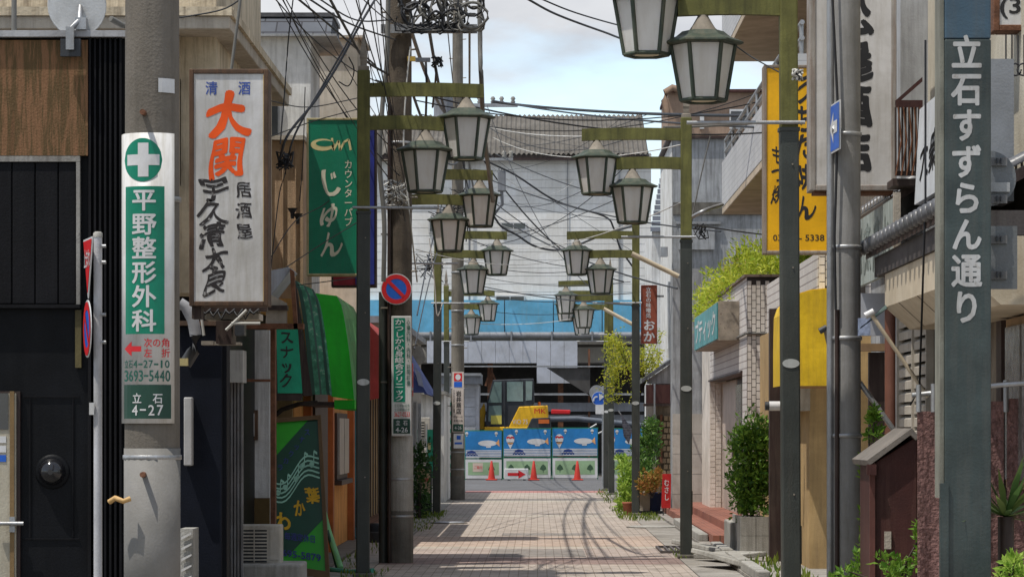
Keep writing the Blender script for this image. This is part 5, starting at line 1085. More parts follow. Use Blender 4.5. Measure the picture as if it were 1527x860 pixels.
T = thing('wall_spotlight', 'dark clip spotlight on the front of the yellow awning', 'lamp', W(1230, 510, 34.6)); MB().tube([W(1222, 494, 34.7), W(1233, 488, 34.7)], .035, 10).build('head', ex_k, T); MB().tube([W(1231, 490, 34.7), W(1236, 512, 34.8)], .03, 8).build('body', steel_d, T); MB().tube([W(1235, 505, 34.8), W(1246, 505, 34.98)], .015, 6).build('arm', steel_d, T)
# ---- yellow grilled offal sign
T, _ = lightbox('yellow_sign', 'yellow light box sign with black brush kana behind the lamp post', 1139, 97, 1238, 378, 33, .3, fr=4.5, panel=mat('panel_yellow', (.90, .47, .01), rough=.4, var=.08, streak=.2, dirt=(.6, .3, .02), bump=.02), frame=mat('brown_white_frame', (.30, .25, .2), var=.4, streak=.7, dirt=(.2, .1, .05)))
p2 = plane(33.0105)
for a in (('v', 'もつ焼', 1150, 216, 1170, 303, .02, .9), ('v', 'うちだ味ん', 1184, 110, 1216, 330, .03, 1.0), ('p', '03', 1153, 350, 1165, 359, .01), ('p', '- 5338', 1192, 350, 1229, 359, .01)): m = MB(); (vtext if a[0] == 'v' else put)(m, p2, *a[1:]); m.build('lettering', ink, T)
# ---- white liquor shop sign
T, _ = lightbox('liquor_shop_sign', 'large white light box sign with four black brush characters', 1208, -60, 1337, 284, 27.5, .35, fr=8, panel=mat('sign_grey_white', (.70, .68, .66), rough=.4, var=.05, streak=.4, dirt=(.40, .36, .30), bump=.03), frame=mat('grey_frame', (.36, .33, .30), var=.25, streak=.7, dirt=(.2, .1, .05)))
p2 = plane(27.5105)
for k, ch in enumerate('松屋酒店'): m = MB(); put(m, p2, ch, 1252, -8+k*67, 1300, 56+k*67, .045, .8); m.build('character', ink, T)
MB().pbox(1214, 284.5, 1332, 289, 27.53, 27.8).build('drip_rail', rust, T)
# ---- old house with tiled eaves
T = thing('old_house', 'old house with tiled eaves, cream soffit and louvred shutter on the right', 'building', (3.8, 24, 0))
MB().box(3.42, 7, 20.6, 26.2, 0, 3.0).build('ground_floor', mat('brown_front', (.24, .19, .14), rough=.8, var=.25, streak=.4), T)
MB().box(3.5, 7.5, 22.5, 29, 3.0, 8.0).build('upper_wall', mat('ivory_wall', (.55, .50, .40), rough=.9, var=.12, streak=.35, dirt=(.35, .3, .22), bump=.3), T)
MB().box(WX(1342, 28.3), 3.52, 28.25, 29.2, 3.0, 8).build('white_wall', mat('grey_white_wall', (.42, .43, .44), streak=.3), T)
zE = 3.12
MB().prism([(2.74, 20.4, zE-.02), (3.5, 20.4, zE+.38), (3.5, 20.4, zE+.30), (2.74, 20.4, zE-.09)], (0, 5.9, 0)).build('eave_deck', brown_d, T)
tl = None
for k in range(30):
    y = 20.42+k*.277
    if y > 26.25: break
    m = MB(); nn = 8
    pts0 = []; pts1 = []
    for j in range(nn+1):
        a = math.pi*j/nn; pts0.append(Vector((2.70, y+.138-.06*math.cos(a), zE+.0+.06*math.sin(a)))); pts1.append(Vector((3.5, y+.138-.06*math.cos(a), zE+.42+.06*math.sin(a))))
    m.poly(pts0+pts1, [(j, j+1, nn+2+j, nn+1+j) for j in range(nn)], True); m.face(pts0[::-1])
    ob = m.build('roll_tile', tile_dk, T)
    MB().lathe([(.062, -.015), (.064, .0), (.055, .02), (.03, .026)], (0, 0, 0), 14).build('end_disc', tile_dk, ob, org=(0, 0, 0)).matrix_local = Matrix.Translation(Vector((2.70, y+.138, zE))-Vector(T['_o'])) @ Matrix.Rotation(R(-90), 4, 'Y')
    MB().prism([(2.73, y+.21, zE-.03), (2.73, y+.345, zE-.03), (3.5, y+.345, zE+.36), (3.5, y+.21, zE+.36)], (0, 0, .02)).build('pan_tile', tile_dk, T)
MB().box(2.78, 3.5, 20.4, 26.0, 2.87, 3.03).build('fascia', mat('fascia_brown', (.07, .06, .058), var=.3, streak=.4, dirt=(.13, .12, .11)), T)
MB().prism([(2.80, 20.4, 2.865), (2.80, 20.4, 2.60), (3.0, 20.4, 2.42), (3.5, 20.4, 2.42), (3.5, 20.4, 2.865)], (0, 5.0, 0)).build('cream_soffit', mat('soffit_cream', (.56, .48, .36), rough=.8, var=.08, streak=.35, dirt=(.4, .28, .15)), T)
for y in (21.4, 23.2, 24.4): MB().prism([(2.795, y, 2.6), (2.795, y+.01, 2.6), (2.995, y+.01, 2.415), (2.995, y, 2.415)], (0, 0, -.004)).build('soffit_joint', brown_d, T)
# upper second eave
for k in range(13):
    y = 27.4+k*.277; m = MB(); pts0 = []; pts1 = []
    for j in range(7):
        a = math.pi*j/6; pts0.append(Vector((3.1, y-.07*math.cos(a), 3.68+.07*math.sin(a)))); pts1.append(Vector((3.6, y-.06*math.cos(a), 3.98+.06*math.sin(a))))
    m.poly(pts0+pts1, [(j, j+1, 8+j, 7+j) for j in range(6)], True); m.face(pts0[::-1]); m.build('roll_tile', tile_dk, T)
MB().prism([(3.1, 27.2, 3.66), (3.6, 27.2, 3.94), (3.6, 27.2, 3.88), (3.1, 27.2, 3.58)], (0, 3.9, 0)).build('eave_deck', brown_d, T)
MB().box(3.3, 6.5, 26.7, 31.2, 0, 3.55).build('rear_wall', gry_w, T)
# ground floor openings
o = MB().box(3.36, 3.418, 21.0, 22.6, 1.2, 2.4).build('window_frame', mat('tan_wood', (.30, .19, .1)), T)
for k in range(2): MB().box(3.34, 3.358, 21.06+k*.78, 21.74+k*.78, 1.26, 2.34).build('pane', mat('curtained', (.20, .19, .18), rough=.2, var=.5, scale=8), o)
MB().box(3.34, 3.418, 22.7, 22.95, 0, 2.4).build('post', brown_d, T); MB().box(3.34, 3.418, 25.3, 25.6, 0, 2.42).build('post', brown_d, T)
MB().box(3.36, 3.418, 24.3, 25.2, 0.1, 2.38).build('dark_door', brown_d, T)
louv = mat('louvre_beige', (.42, .38, .32), rough=.7, var=.15, streak=.4, dirt=(.25, .2, .15))
xL = 3.25
MB().box(xL+.05, 3.4, 26.22, 28.35, 0, 2.75).build('shutter_back', brown_d, T)
for k in range(24): MB().prism([(xL, 26.25, .1+k*.11), (xL, 26.25, .17+k*.11), (xL+.049, 26.25, .205+k*.11), (xL+.049, 26.25, .135+k*.11)], (0, 2.08, 0)).build('louvre', louv, T)
for y in (26.2, 27.2, 28.33): MB().box(xL-.02, xL+.045, y, y+.045, .05, 2.76).build('shutter_stile', louv, T)
MB().tube([W(1329, 300, 28.5), W(1329, 800, 28.5)], .06, 10).build('downpipe', mat('pipe_brown', (.17, .07, .045), rough=.5), T)
MB().tube([W(1338, 460, 28.4), W(1338, 800, 28.4)], .018, 6).build('thin_pipe', steel, T)
MB().pbox(1296, 525, 1321, 860, 29.2, 29.3).build('side_door', brown_d, T); MB().pbox(1281, 512, 1322, 523, 29.1, 29.3).build('door_lintel', mat('tan_wood', (.3, .19, .1)), T); MB().pbox(1281, 437, 1345, 500, 29.6, 29.75).build('sign_back', fascia_m, T)
# faded signboard
T = thing('faded_signboard', 'faded pale green signboard under the small tiled eave', 'sign', (3.05, 28.5, 2.96))
MB().box(3.02, 3.06, 26.7, 30.2, 2.96, 3.58).build('board', mat('faded_board', (.36, .40, .37), rough=.7, var=.25, streak=.9, dirt=(.16, .18, .16)), T)
fi_ = mat('faded_ink', (.19, .22, .20), speck=.8, dirt=(.36, .4, .37))
for k, ch in enumerate('割烹清水'): m = MB(); put(m, lambda u, v: Vector((3.016, 29.9-u*3.0, 3.5-v*.45)), ch, k/4, 0, (k+.8)/4, 1, .02, .8); m.build('character', fi_, T)
MB().box(3.01, 3.07, 26.64, 26.69, 2.9, 3.62).build('end_cap', beige_w, T)
# white lettered board facing the street
T = thing('white_board', 'white board with black brush letters beside the tall blue post', 'sign', (2.95, 23, 3.4))
MB().prism([(2.93, 21.9, 3.36), (2.93, 24.5, 3.36), (2.97, 24.5, 4.1), (2.97, 21.9, 4.1)], (.05, 0, 0)).build('board', mat('board_white', (.66, .68, .70), rough=.4, var=.05, streak=.3, dirt=(.5, .5, .48)), T)
for k, ch in enumerate('大衆割烹'): m = MB(); put(m, lambda u, v: Vector((2.938-.01, 24.25-u*2.2, 3.86-v*.34)), ch, k/4, 0, (k+.9)/4, 1, .02, .8); m.v = [Vector((2.93+(v.z-3.36)*.054-.003, v.y, v.z)) for v in m.v]; m.build('character', ink, T)
MB().box(2.97, 3.15, 21.9, 24.5, 3.28, 3.35).build('bracket_rail', beam_m, T)
# iron balcony
T = thing('iron_balcony', 'rusty iron balcony railing behind the white board', 'railing', (3.2, 27, 4.0))
za, zb_ = WZ(262, 26.8), WZ(160, 26.8); xa, xb = WX(1336, 26.8), WX(1376, 26.8)
MB().box(xa, xb, 26.8, 26.84, zb_, zb_+.06).build('top_rail', maroon, T); MB().box(xa, xb, 26.8, 26.84, za, za+.04).build('bottom_rail', brown_d, T); MB().box(xa-.02, xb+.6, 26.85, 27.3, za-.08, za-.02).build('floor', brown_d, T)
for k in range(9): MB().tube([(xa+(xb-xa)*k/8, 26.82, za), (xa+(xb-xa)*k/8, 26.82, zb_)], .009, 5).build('baluster', brown_d, T)
for k in range(5): MB().tube([(xa+(xb-xa)*k/5, 26.79, za), (xa+(xb-xa)*(k+1)/5, 26.79, za+.3), (xa+(xb-xa)*(k+.4)/5, 26.79, zb_)], .008, 5).build('scroll', rust, T)
MB().prism([(xa, 26.82, zb_+.02), (xa, 26.82, zb_+.06), (xb, 26.82, zb_+.26), (xb, 26.82, zb_+.22)], (0, .04, 0)).build('slanted_rail', maroon, T)
# awning arms
T = thing('folding_strut', 'white folding awning arm slanting down across the louvred shutter', 'bracket', W(1300, 470, 25.2))
MB().tube([W(1290, 471, 25.2), W(1303, 464, 25.2)], .028, 10).build('joint', white_c, T); MB().tube([W(1299, 468, 25.2), W(1384, 592, 25.2)], .016, 8).build('arm', mat('arm_cream', (.50, .42, .30), var=.3), T); MB().tube([W(1282, 570, 26), W(1338, 648, 26)], .022, 8).build('lower_arm', steel, T); MB().prism([W(1280, 492, 25.3), W(1342, 436, 25.3), W(1348, 442, 25.3), W(1285, 486, 25.3)], (0, .05, 0)).build('tube', mat('arm_teal', (.2, .28, .26)), T)
MB().pbox(1281, 474, 1298, 500, 25.3, 25.4).build('end_cloth', mat('stripe_cloth', (.3, .36, .5), var=.5, scale=20), T)
# brown shed
T = thing('brown_shed', 'maroon metal shed with sloping roof beside the hanging mats', 'shed', (WX(1335, 23.5), 23.5, 0)); Yq = 23.4
MB().prism([W(1303, 690, Yq), W(1368, 650, Yq), W(1368, 1000, Yq), W(1303, 1000, Yq)], (0, 1.0, 0)).build('body', maroon, T, bevel=.01)
MB().prism([W(1293, 686, Yq-.06), W(1360, 638, Yq-.06), W(1370, 650, Yq-.06), W(1366, 656, Yq-.06), W(1358, 648, Yq-.06), W(1296, 694, Yq-.06)], (0, 1.15, 0)).build('roof', mat('shed_roof', (.17, .15, .13), rough=.7, var=.3, speck=.4), T)
MB().pbox(1297, 690, 1305, 1000, Yq-.03, Yq-.002).build('corner_trim', mat('shed_trim', (.13, .05, .04), var=.3), T); MB().pbox(1319, 792, 1329, 818, Yq-.02, Yq-.002).build('meter_window', beige_w, T); MB().pbox(1293, 692, 1307, 708, Yq-.07, Yq-.032).build('eave_end', maroon, T)
# hanging mats on a rail
matm = mat('brown_mat', (.20, .11, .10), rough=.95, var=.45, scale=35, bump=1.0, bscale=45)
T = thing('mat_rail', 'steel rail on posts in front of the old house', 'rail', W(1450, 600, 22))
MB().tube([W(1360, 589, 22), W(1405, 584, 22), W(1490, 574, 21.5), W(1600, 566, 21.0)], .018, 8).build('rail', steel, T)
for px in (1370, 1392, 1500): MB().tube([W(px, 572+(1392-px)*.05, 21.9), W(px, 614, 21.9)], .02, 6).build('clamp', steel, T)
for px in (1398, 1535): MB().tube([W(px, 584, 22.03), Vector((WX(px, 22), 22.03, 0))], .022, 8).build('leg', steel, T)
MB().tube([W(1380, 60, 22), W(1380, 300, 22), W(1371, 580, 22), W(1357, 604, 22)], .008, 5).build('cord', wire_m, T)
def hangmat(lab, a, b, y0):
    m = MB(); nx, nz = 10, 40; vs = []
    rg = random.Random(a)
    for side in (0, 1):
        for i in range(nx+1):
            for j in range(nz+1):
                u, v = i/nx, j/nz; p = W(a+(b-a)*u, y0+(980-y0)*v, 21.9); p.y += .03*math.sin(u*5+a)*v+side*.02+rg.uniform(-.004, .004); vs.append(p)
    N1 = (nx+1)*(nz+1); idx = lambda i, j: i*(nz+1)+j
    fs = [(idx(i, j), idx(i, j+1), idx(i+1, j+1), idx(i+1, j)) for i in range(nx) for j in range(nz)]
    m.poly(vs, fs+[tuple(N1+k for k in f[::-1]) for f in fs]); tag(m.build('hanging_mat', matm), lab, 'mat', 'mats hung on the rail')
hangmat('brown textured mat hung between the shed and the tall blue post', 1368, 1403, 613); hangmat('brown textured mat hung right of the tall blue post', 1455, 1497, 598); hangmat('brown textured mat at the right picture edge', 1502, 1570, 594)
# ---- street name post
T = thing('street_name_post', 'tall blue grey post with white street name lettering', 'post', (WX(1441, 19), 19, 0))
Yp = 18.9; xa, xb = WX(1409, Yp), WX(1478, Yp)
blup = mat('post_sky_reflection', (.055, .10, .14), rough=.4, var=.15, streak=.35, dirt=(.10, .10, .09)); grnp = mat('post_greygreen', (.040, .055, .053), rough=.42, var=.3, scale=4, streak=.45, dirt=(.085, .085, .075), speck=.12)  # blue of the upper part is sky reflection put into the colour
MB().box(xa, xb, Yp, Yp+.28, 0, 3.95).build('post', grnp, T, bevel=.008); MB().box(xa+.001, xb-.001, Yp+.001, Yp+.279, 3.953, 4.9).build('upper_post', blup, T, bevel=.008)
MB().box(xa-.025, xa-.002, Yp+.03, Yp+.28, 1.2, 4.9).build('side_channel', mat('channel_grey', (.22, .22, .18), var=.3, streak=.5), T); MB().box(xa-.03, xa+.02, Yp-.02, Yp+.02, .5, WZ(720, Yp)).build('lock_strip', grnp, T)
p2 = plane(Yp-.0015); lw_ = mat('letter_worn_white', (.46, .46, .45), rough=.6, speck=.55, dirt=(.16, .12, .08), bump=0, streak=.3)
for k, ch in enumerate('立石すずらん通り'): m = MB(); put(m, p2, ch, 1418, 52+k*54.2, 1465, 104+k*54.2, .03); m.build('character', lw_, T)
T = thing('round_sign', 'back of a round grey traffic sign right of the tall blue post', 'sign', W(1478, 330, 20.2)); gb = mat('sign_back_grey', (.17, .18, .185), rough=.5, metal=.3, var=.12)
c = W(1474, 266, 20.2); MB().disc(c, .178, (0, 1, 0), .006, 36).build('plate', gb, T)
for py in (241, 297): MB().pbox(1478, py-6, 1502, py+6, 20.17, 20.195).build('stiffener', mat('bracket_grey', (.2, .2, .2), metal=.4), T); [MB().pbox(px, py-5, px+2.5, py+3, 20.15, 20.168).build('bolt', ex_k, T) for px in (1486, 1492)]
MB().pbox(1476, 272, 1506, 286, 20.175, 20.198).build('sticker', mat('sticker_grey', (.35, .36, .36)), T)
MB().tube([W(1470, 430, 20.12), W(1470, 100, 20.12)], .03, 8).build('pole', steel, T)
T = thing('square_sign', 'back of a rectangular grey sign below the round one', 'sign', W(1490, 430, 20.2)); MB().pbox(1455, 337, 1517, 431, 20.2, 20.21).build('plate', gb, T)
for py in (357, 410): MB().pbox(1478, py-6, 1502, py+6, 20.17, 20.198).build('stiffener', mat('bracket_grey', (.2, .2, .2)), T); [MB().pbox(px, py-5, px+2.5, py+3, 20.15, 20.168).build('bolt', ex_k, T) for px in (1486, 1492)]
MB().tube([(WX(1462, 20.12), 20.12, 0), (WX(1462, 20.12), 20.12, WZ(340, 20.12))], .03, 8).build('pole', steel, T)
T = tag(MB().pbox(1474, 88, 1512, 300, 21.8, 22.3).build('grey_cabinet', mat('cabinet_grey', (.24, .25, .26), var=.1)), 'tall grey box behind the tall blue post', 'box')
T, _ = lightbox('phone_sign', 'white sign with phone digits cut by the top right corner', 1482, -80, 1640, 46, 22.8, .25, fr=9, frame=rust, panel=white)
m = MB(); put(m, plane(22.8105), '(3692)', 1492, -3, 1600, 28, .02); m.build('lettering', ink, T)
# wall lamp / iron curl at right edge
T = thing('window_grille', 'black curled iron grille on the ivory wall at the right edge', 'grille', (3.42, 22.3, 3.5))
for k in range(7): MB().tube([W(1500+k*9, 52, 22.45), W(1500+k*9, 112, 22.45)], .006, 5).build('bar', ink, T)
for k in range(3): MB().tube([W(1502+12*k+9*math.cos(R(a)), 104+9*math.sin(R(a)), 22.42) for a in range(0, 330, 30)], .007, 5).build('curl', ink, T)
# ---- signs and plants far right side
T, _ = lightbox('brown_sign', 'slim rust brown vertical sign with white kana above the yellow leaves', 956, 425, 980, 512, 63, .2, fr=1.2, panel=mat('sign_rust', (.30, .075, .04), var=.1), frame=mat('sign_rust_d', (.2, .05, .03)))
m = MB(); p2 = plane(63.0105); vtext(m, p2, '立石の味噌処', 963, 428, 971, 474, .02); m.build('lettering', white_c, T); m = MB(); vtext(m, p2, 'おか', 959, 476, 977, 510, .03); m.build('lettering', white_c, T); MB().pbox(980, 440, 990, 443, 63.05, 63.1).build('bracket', steel, T)
T = thing('direction_sign', 'round blue sign with white curved arrow left of the right lamp posts', 'sign', (WX(893, 92), 92, 0))
c = W(893, 594, 92); MB().disc(c, .21, (0, -1, 0), .01).build('plate', white_c, T); MB().disc(c+Vector((0, -.014, 0)), .195, (0, -1, 0), .003).build('blue_face', blue_p, T)
m = MB(); p2 = plane(91.97); line2(m, p2, [(890+5*math.cos(R(a)), 596-5*math.sin(R(a))) for a in range(200, 60, -20)], 2.4); m.face([p2(893, 586), p2(901, 591), p2(894, 597)]); m.build('arrow', white_c, T); MB().disc(W(890, 585, 92.2), .22, (0, -1, 0), .01).build('rear_disc', steel, T)
MB().pbox(888, 603, 901, 617, 91.98, 92).build('lower_plate', white_c, T); MB().tube([(WX(899, 92.1), 92.1, 0), (WX(899, 92.1), 92.1, WZ(575, 92))], .03, 8).build('pole', steel, T)
T = thing('checked_flag', 'dark checked cloth hanging from a slanted stick among the plants', 'flag', W(935, 660, 64)); MB().prism([W(926, 616, 64), W(943, 640, 64), W(938, 662, 64), W(930, 650, 64)], (0, .01, 0)).build('cloth', brickmat('check', (.06, .06, .08), (.10, .10, .13), (.2, .2, .22), .08, .05, axis='XZ'), T); MB().tube([W(922, 612, 64.02), W(948, 650, 64.02)], .012, 6).build('stick', steel, T)
redb = mat('banner_red', (.52, .02, .02), rough=.5, var=.1)
T = thing('red_signboard', 'small red vertical signboard among the flower pots', 'sign', W(994, 757, 58.8)); MB().prism([W(986, 757, 58.8), W(1000, 757, 58.8), W(1001, 706, 58.8), W(988, 706, 58.8)], (0, .04, 0)).build('board', redb, T); m = MB(); vtext(m, plane(58.79), 'むさし', 990, 714, 998, 746, .02); m.build('lettering', white_c, T)
for px in (989, 998): MB().tube([W(px, 757, 58.85), (WX(px, 58.85), 58.85, .0)], .012, 6).build('leg', ex_k, T)
lf4 = leafmat('willow_yellow', (.28, .36, .03), (.70, .64, .08), .5)
T = thing('yellow_tree', 'slender tree with yellow green leaves between the right lamp posts', 'tree', (WX(955, 68), 68, 0)); rg = random.Random(31); m = MB(); lv = MB()
base = Vector((WX(957, 68), 68, 0)); fork = W(950, 600, 68); m.tube([base, W(955, 680, 68), fork], .045, 7, r1=.03)
for k in range(34):
    tip = W(rg.uniform(908, 992), rg.uniform(492, 560), 68)+Vector((0, rg.uniform(-.6, .6), 0)); mid = fork.lerp(tip, .55)+Vector((rg.uniform(-.05, .05), 0, .18)); m.tube([fork, mid, tip], .012, 5, r1=.004)
    dn = tip+Vector((rg.uniform(-.12, .05), rg.uniform(-.1, .1), -rg.uniform(.2, .75)))
    for _ in range(60):
        u = rg.random(); p = (mid.lerp(tip, u*1.6) if u < .6 else tip.lerp(dn, (u-.6)*2.5))+Vector((rg.gauss(0, .055), rg.gauss(0, .07), rg.gauss(0, .055))); leaf(lv, p, Vector((rg.uniform(-1, 1), rg.uniform(-1, 1), rg.uniform(-1, .4))).normalized(), rg.uniform(.05, .10), rg, .4)
for _ in range(600):
    p = W(rg.gauss(912, 7), rg.uniform(500, 600), 67.6); leaf(lv, p, Vector((rg.uniform(-1, 1), rg.uniform(-1, 1), rg.uniform(-1, .2))).normalized(), rg.uniform(.05, .1), rg, .35)
m.build('trunk', brown_d, T); lv.build('crown', lf4, T)
lf5 = leafmat('pot_plant_lime', (.16, .30, .03), (.42, .55, .10), .45); lf6 = leafmat('conifer', (.035, .11, .02), (.16, .27, .05), .3); lf7 = leafmat('flower_mix', (.22, .20, .03), (.50, .20, .07), .35)
def P(px, py, Y): return tuple(W(px, py, Y))
bush('leafy_plant', 'lime green leafy plant at the foot of the right lamp posts', 'plant', [(P(938, 715, 61), (.16, .3, .42)), (P(934, 745, 61), (.14, .3, .25)), (P(930, 690, 61.5), (.12, .2, .2))], 1700, .085, lf5, seed=41)
bush('conifer_shrub', 'dark green shrub behind the flower pots', 'shrub', [(P(970, 640, 64), (.2, .3, .3)), (P(966, 675, 64), (.28, .3, .5)), (P(965, 705, 63.5), (.26, .3, .4))], 2600, .08, lf6, seed=42, stems=6)
bush('flower_plant', 'orange and yellow flowering pot plant beside the red signboard', 'plant', [(P(972, 716, 60), (.2, .25, .22)), (P(962, 726, 60), (.16, .25, .2)), (P(982, 712, 60), (.14, .2, .18))], 1300, .06, lf7, seed=43)
for px, py, r, mt, lab in ((963, 742, .14, 'pot_cream', 'pale flower pot under the orange plant'), (976, 742, .15, 'pot_navy', 'dark blue flower pot under the orange plant'), (937, 757, .11, 'pot_terracotta', 'terracotta pot at the foot of the lime plant')):
    Yq = 60.5; T = thing('flower_pot', lab, 'pot', (WX(px, Yq), Yq, 0), 'flower pots'); cc = {'pot_cream': (.45, .38, .3), 'pot_navy': (.02, .03, .08), 'pot_terracotta': (.32, .11, .06)}[mt]; top = WZ(py-9, Yq)
    b0 = max(0, top-.36); MB().lathe([(r*.75, b0), (r, top-.04), (r*1.1, top-.04), (r*1.1, top), (r*.95, top), (r*.9, top-.03)], (WX(px, Yq), Yq, 0), 18).build('pot', mat(mt, cc), T)
    if b0 > .02: MB().box(WX(px, Yq)-r, WX(px, Yq)+r, Yq-r, Yq+r, 0, b0-.003).build('stand', ex_k, T)
# foreground plants at right
lf8 = leafmat('vine_green', (.06, .16, .015), (.22, .36, .04), .4)
bush('creeper', 'bright green creeper climbing beside the slim grey pole', 'plant', [(P(1300, 640, 25.5), (.06, .15, .09)), (P(1290, 700, 25.5), (.05, .15, .12)), (P(1291, 760, 25.5), (.05, .15, .3)), (P(1300, 845, 24.5), (.25, .2, .2)), (P(1305, 618, 25.5), (.04, .1, .06))], 900, .055, lf8, seed=51, stems=8)
bush('ivy_patch', 'low green leaves in front of the maroon shed', 'plant', [(P(1340, 850, 22.8), (.2, .2, .14)), (P(1390, 850, 22.8), (.18, .2, .16)), (P(1370, 800, 22.8), (.05, .1, .12)), (P(1265, 860, 22.8), (.15, .2, .12))], 700, .055, lf8, seed=52)
bush('ground_bush', 'yellow green bush at the bottom right corner', 'plant', [(P(1510, 845, 18.5), (.12, .2, .14)), (P(1525, 870, 18.5), (.15, .2, .14))], 500, .05, lf5, seed=53)
T = thing('yucca', 'spiky yucca plant right of the tall blue post', 'plant', (WX(1500, 19.2), 19.2, 0)); m = MB(); rg = random.Random(54); ctr = W(1500, 770, 19.2)
for k in range(46):
    a = rg.uniform(0, 6.28); el = rg.uniform(-.25, 1.3); L_ = rg.uniform(.3, .48); d = Vector((math.cos(a)*math.cos(el), math.sin(a)*math.cos(el), math.sin(el))); sd = d.cross(Vector((0, 0, 1))).normalized()*.022
    p1 = ctr+d*L_*.5; p2_ = ctr+d*L_+Vector((0, 0, -.08*L_)); m.poly([ctr-sd*.6, ctr+sd*.6, p1+sd, p1-sd, p2_], [(0, 1, 2, 3), (3, 2, 4)])
m.build('leaves', leafmat('yucca_leaf', (.05, .12, .03), (.20, .26, .07), .25), T); MB().tube([(ctr.x, ctr.y, 0), ctr], .05, 8).build('stem', brown_d, T)
# ================================================================ overhead wires
def wire(pts, label, r=.012, mt=wire_m, group='overhead wires', sag=0, n=14, name='overhead_wire'):
    # pts: (px, py, Y) key points, smooth interpolation
    P_ = [W(*p) for p in pts]
    if len(P_) == 2:
        a, b = P_; out_ = [a.lerp(b, k/n)+Vector((0, 0, -sag*4*(k/n)*(1-k/n))) for k in range(n+1)]
    else:
        out_ = []; Q = [P_[0]*2-P_[1]]+P_+[P_[-1]*2-P_[-2]]
        for i in range(1, len(Q)-2):
            for k in range(6):
                t = k/6; p0, p1, p2, p3 = Q[i-1:i+3]
                out_.append(.5*((2*p1)+(p2-p0)*t+(2*p0-5*p1+4*p2-p3)*t*t+(3*p1-p0-3*p2+p3)*t**3))
        out_.append(P_[-1])
    return tag(MB().tube(out_, r, 5).build(name, mt), label, 'wire', group)
# long crossing wires from the left poles to the right buildings
rg = random.Random(77)
CW = []
LX = 'thin black wire crossing the street between the left poles and the right houses'
for (a, b, s, r, m_) in (((735, 152, 73), (1190, 172, 52), .1, .03, wire_m), ((735, 150, 73), (1200, 192, 45), .12, .018, wire_m), ((560, 120, 40), (1140, 198, 46), .25, .012, wire_m), ((730, 190, 73), (1030, 192, 40), .15, .010, wire_w), ((620, 150, 45), (1140, 150, 50), .3, .010, wire_m),
    ((625, 170, 50), (1140, 135, 52), .45, .008, wire_m), ((735, 205, 73), (1020, 215, 40), .3, .008, wire_w), ((740, 230, 73), (930, 298, 60), .1, .012, wire_m), ((690, 250, 73), (1075, 345, 56), .25, .014, wire_m), ((725, 355, 80), (930, 292, 62), .15, .010, wire_m), ((730, 365, 80), (1020, 300, 42), .3, .008, wire_w), ((690, 420, 85), (950, 455, 62), .1, .014, wire_m), ((700, 428, 85), (945, 437, 66), .12, .010, wire_m), ((700, 436, 85), (900, 447, 80), .14, .010, wire_m), ((690, 405, 85), (940, 420, 62), .2, .008, wire_m),
    ((690, 480, 86), (850, 476, 85), .1, .008, wire_w), ((640, 330, 60), (880, 400, 80), .2, .010, wire_m), ((660, 380, 74), (910, 395, 80), .3, .009, wire_m), ((735, 318, 74), (1010, 430, 56), .2, .016, wire_m), ((735, 300, 74), (860, 378, 78), .1, .012, wire_m), ((760, 300, 110), (950, 330, 64), .1, .009, wire_m), ((660, 450, 86), (905, 460, 86), .25, .009, wire_m), ((620, 372, 46), (880, 372, 79), .3, .007, wire_w)):
    CW.append((wire([a, b], LX, r, m_, 'black wires crossing the street' if m_ is wire_m else 'white wires crossing the street', s), m_ is wire_m, (a[1]+b[1])/2))
for blk in (True, False):
    ws = sorted([c for c in CW if c[1] == blk], key=lambda c: c[2]); NN = ('topmost', 'second', 'third', 'fourth', 'fifth', 'sixth', 'seventh', 'eighth', 'ninth', 'tenth', 'eleventh', 'twelfth', 'thirteenth', 'fourteenth', 'fifteenth', 'sixteenth', 'seventeenth', 'eighteenth', 'nineteenth')
    for k, c in enumerate(ws): c[0]['label'] = '%s %s wire%s crossing the street from the left poles' % (NN[k], 'black' if blk else 'white', '' if k == 0 else ' from the top')
# thick drooping cable with bend from transformer box
wire([(735, 320, 72), (748, 338, 72), (770, 350, 72), (800, 368, 72), (840, 372, 72), (900, 350, 68), (950, 335, 62)], 'thick sagging cable leaving the grey box on the left pole', .025, wire_m)
wire([(725, 240, 72), (770, 262, 72), (830, 300, 72), (900, 322, 72), (915, 340, 72), (925, 370, 72), (945, 400, 72)], 'long dark cable sagging towards the right lamp posts', .022, wire_m)
wire([(785, -2, 50), (830, 22, 52), (900, 48, 55), (945, 62, 58), (1010, 60, 60), (1110, 55, 62)], 'thick dark cable running from the top edge to the near lanterns', .02, wire_m)
wire([(800, -4, 50), (860, 20, 52), (940, 42, 56), (1000, 50, 60)], 'second dark cable from the top edge beside the thick one', .014, wire_m)
wire([(1020, -10, 30), (1052, 30, 30), (1110, 78, 31), (1175, 115, 30)], 'black wire slanting behind the nearest right lantern', .007, wire_m)
wire([(990, 190, 40), (1060, 188, 41), (1140, 182, 42), (1165, 170, 42)], 'grey conduit wire in front of the balcony', .016, wire_g)
wire([(1060, 200, 50), (1048, 250, 50), (1035, 310, 50), (1030, 340, 50)], 'slanting stay wire right of the second right lamp post', .010, wire_g)
wire([(1032, 335, 42), (1100, 345, 44), (1140, 350, 46)], 'dark wire sagging below the balcony', .010)
wire([(1030, 325, 45), (1055, 312, 45), (1077, 305, 47)], 'pale pipe arm below the balcony', .03, steel, name='pipe_arm')
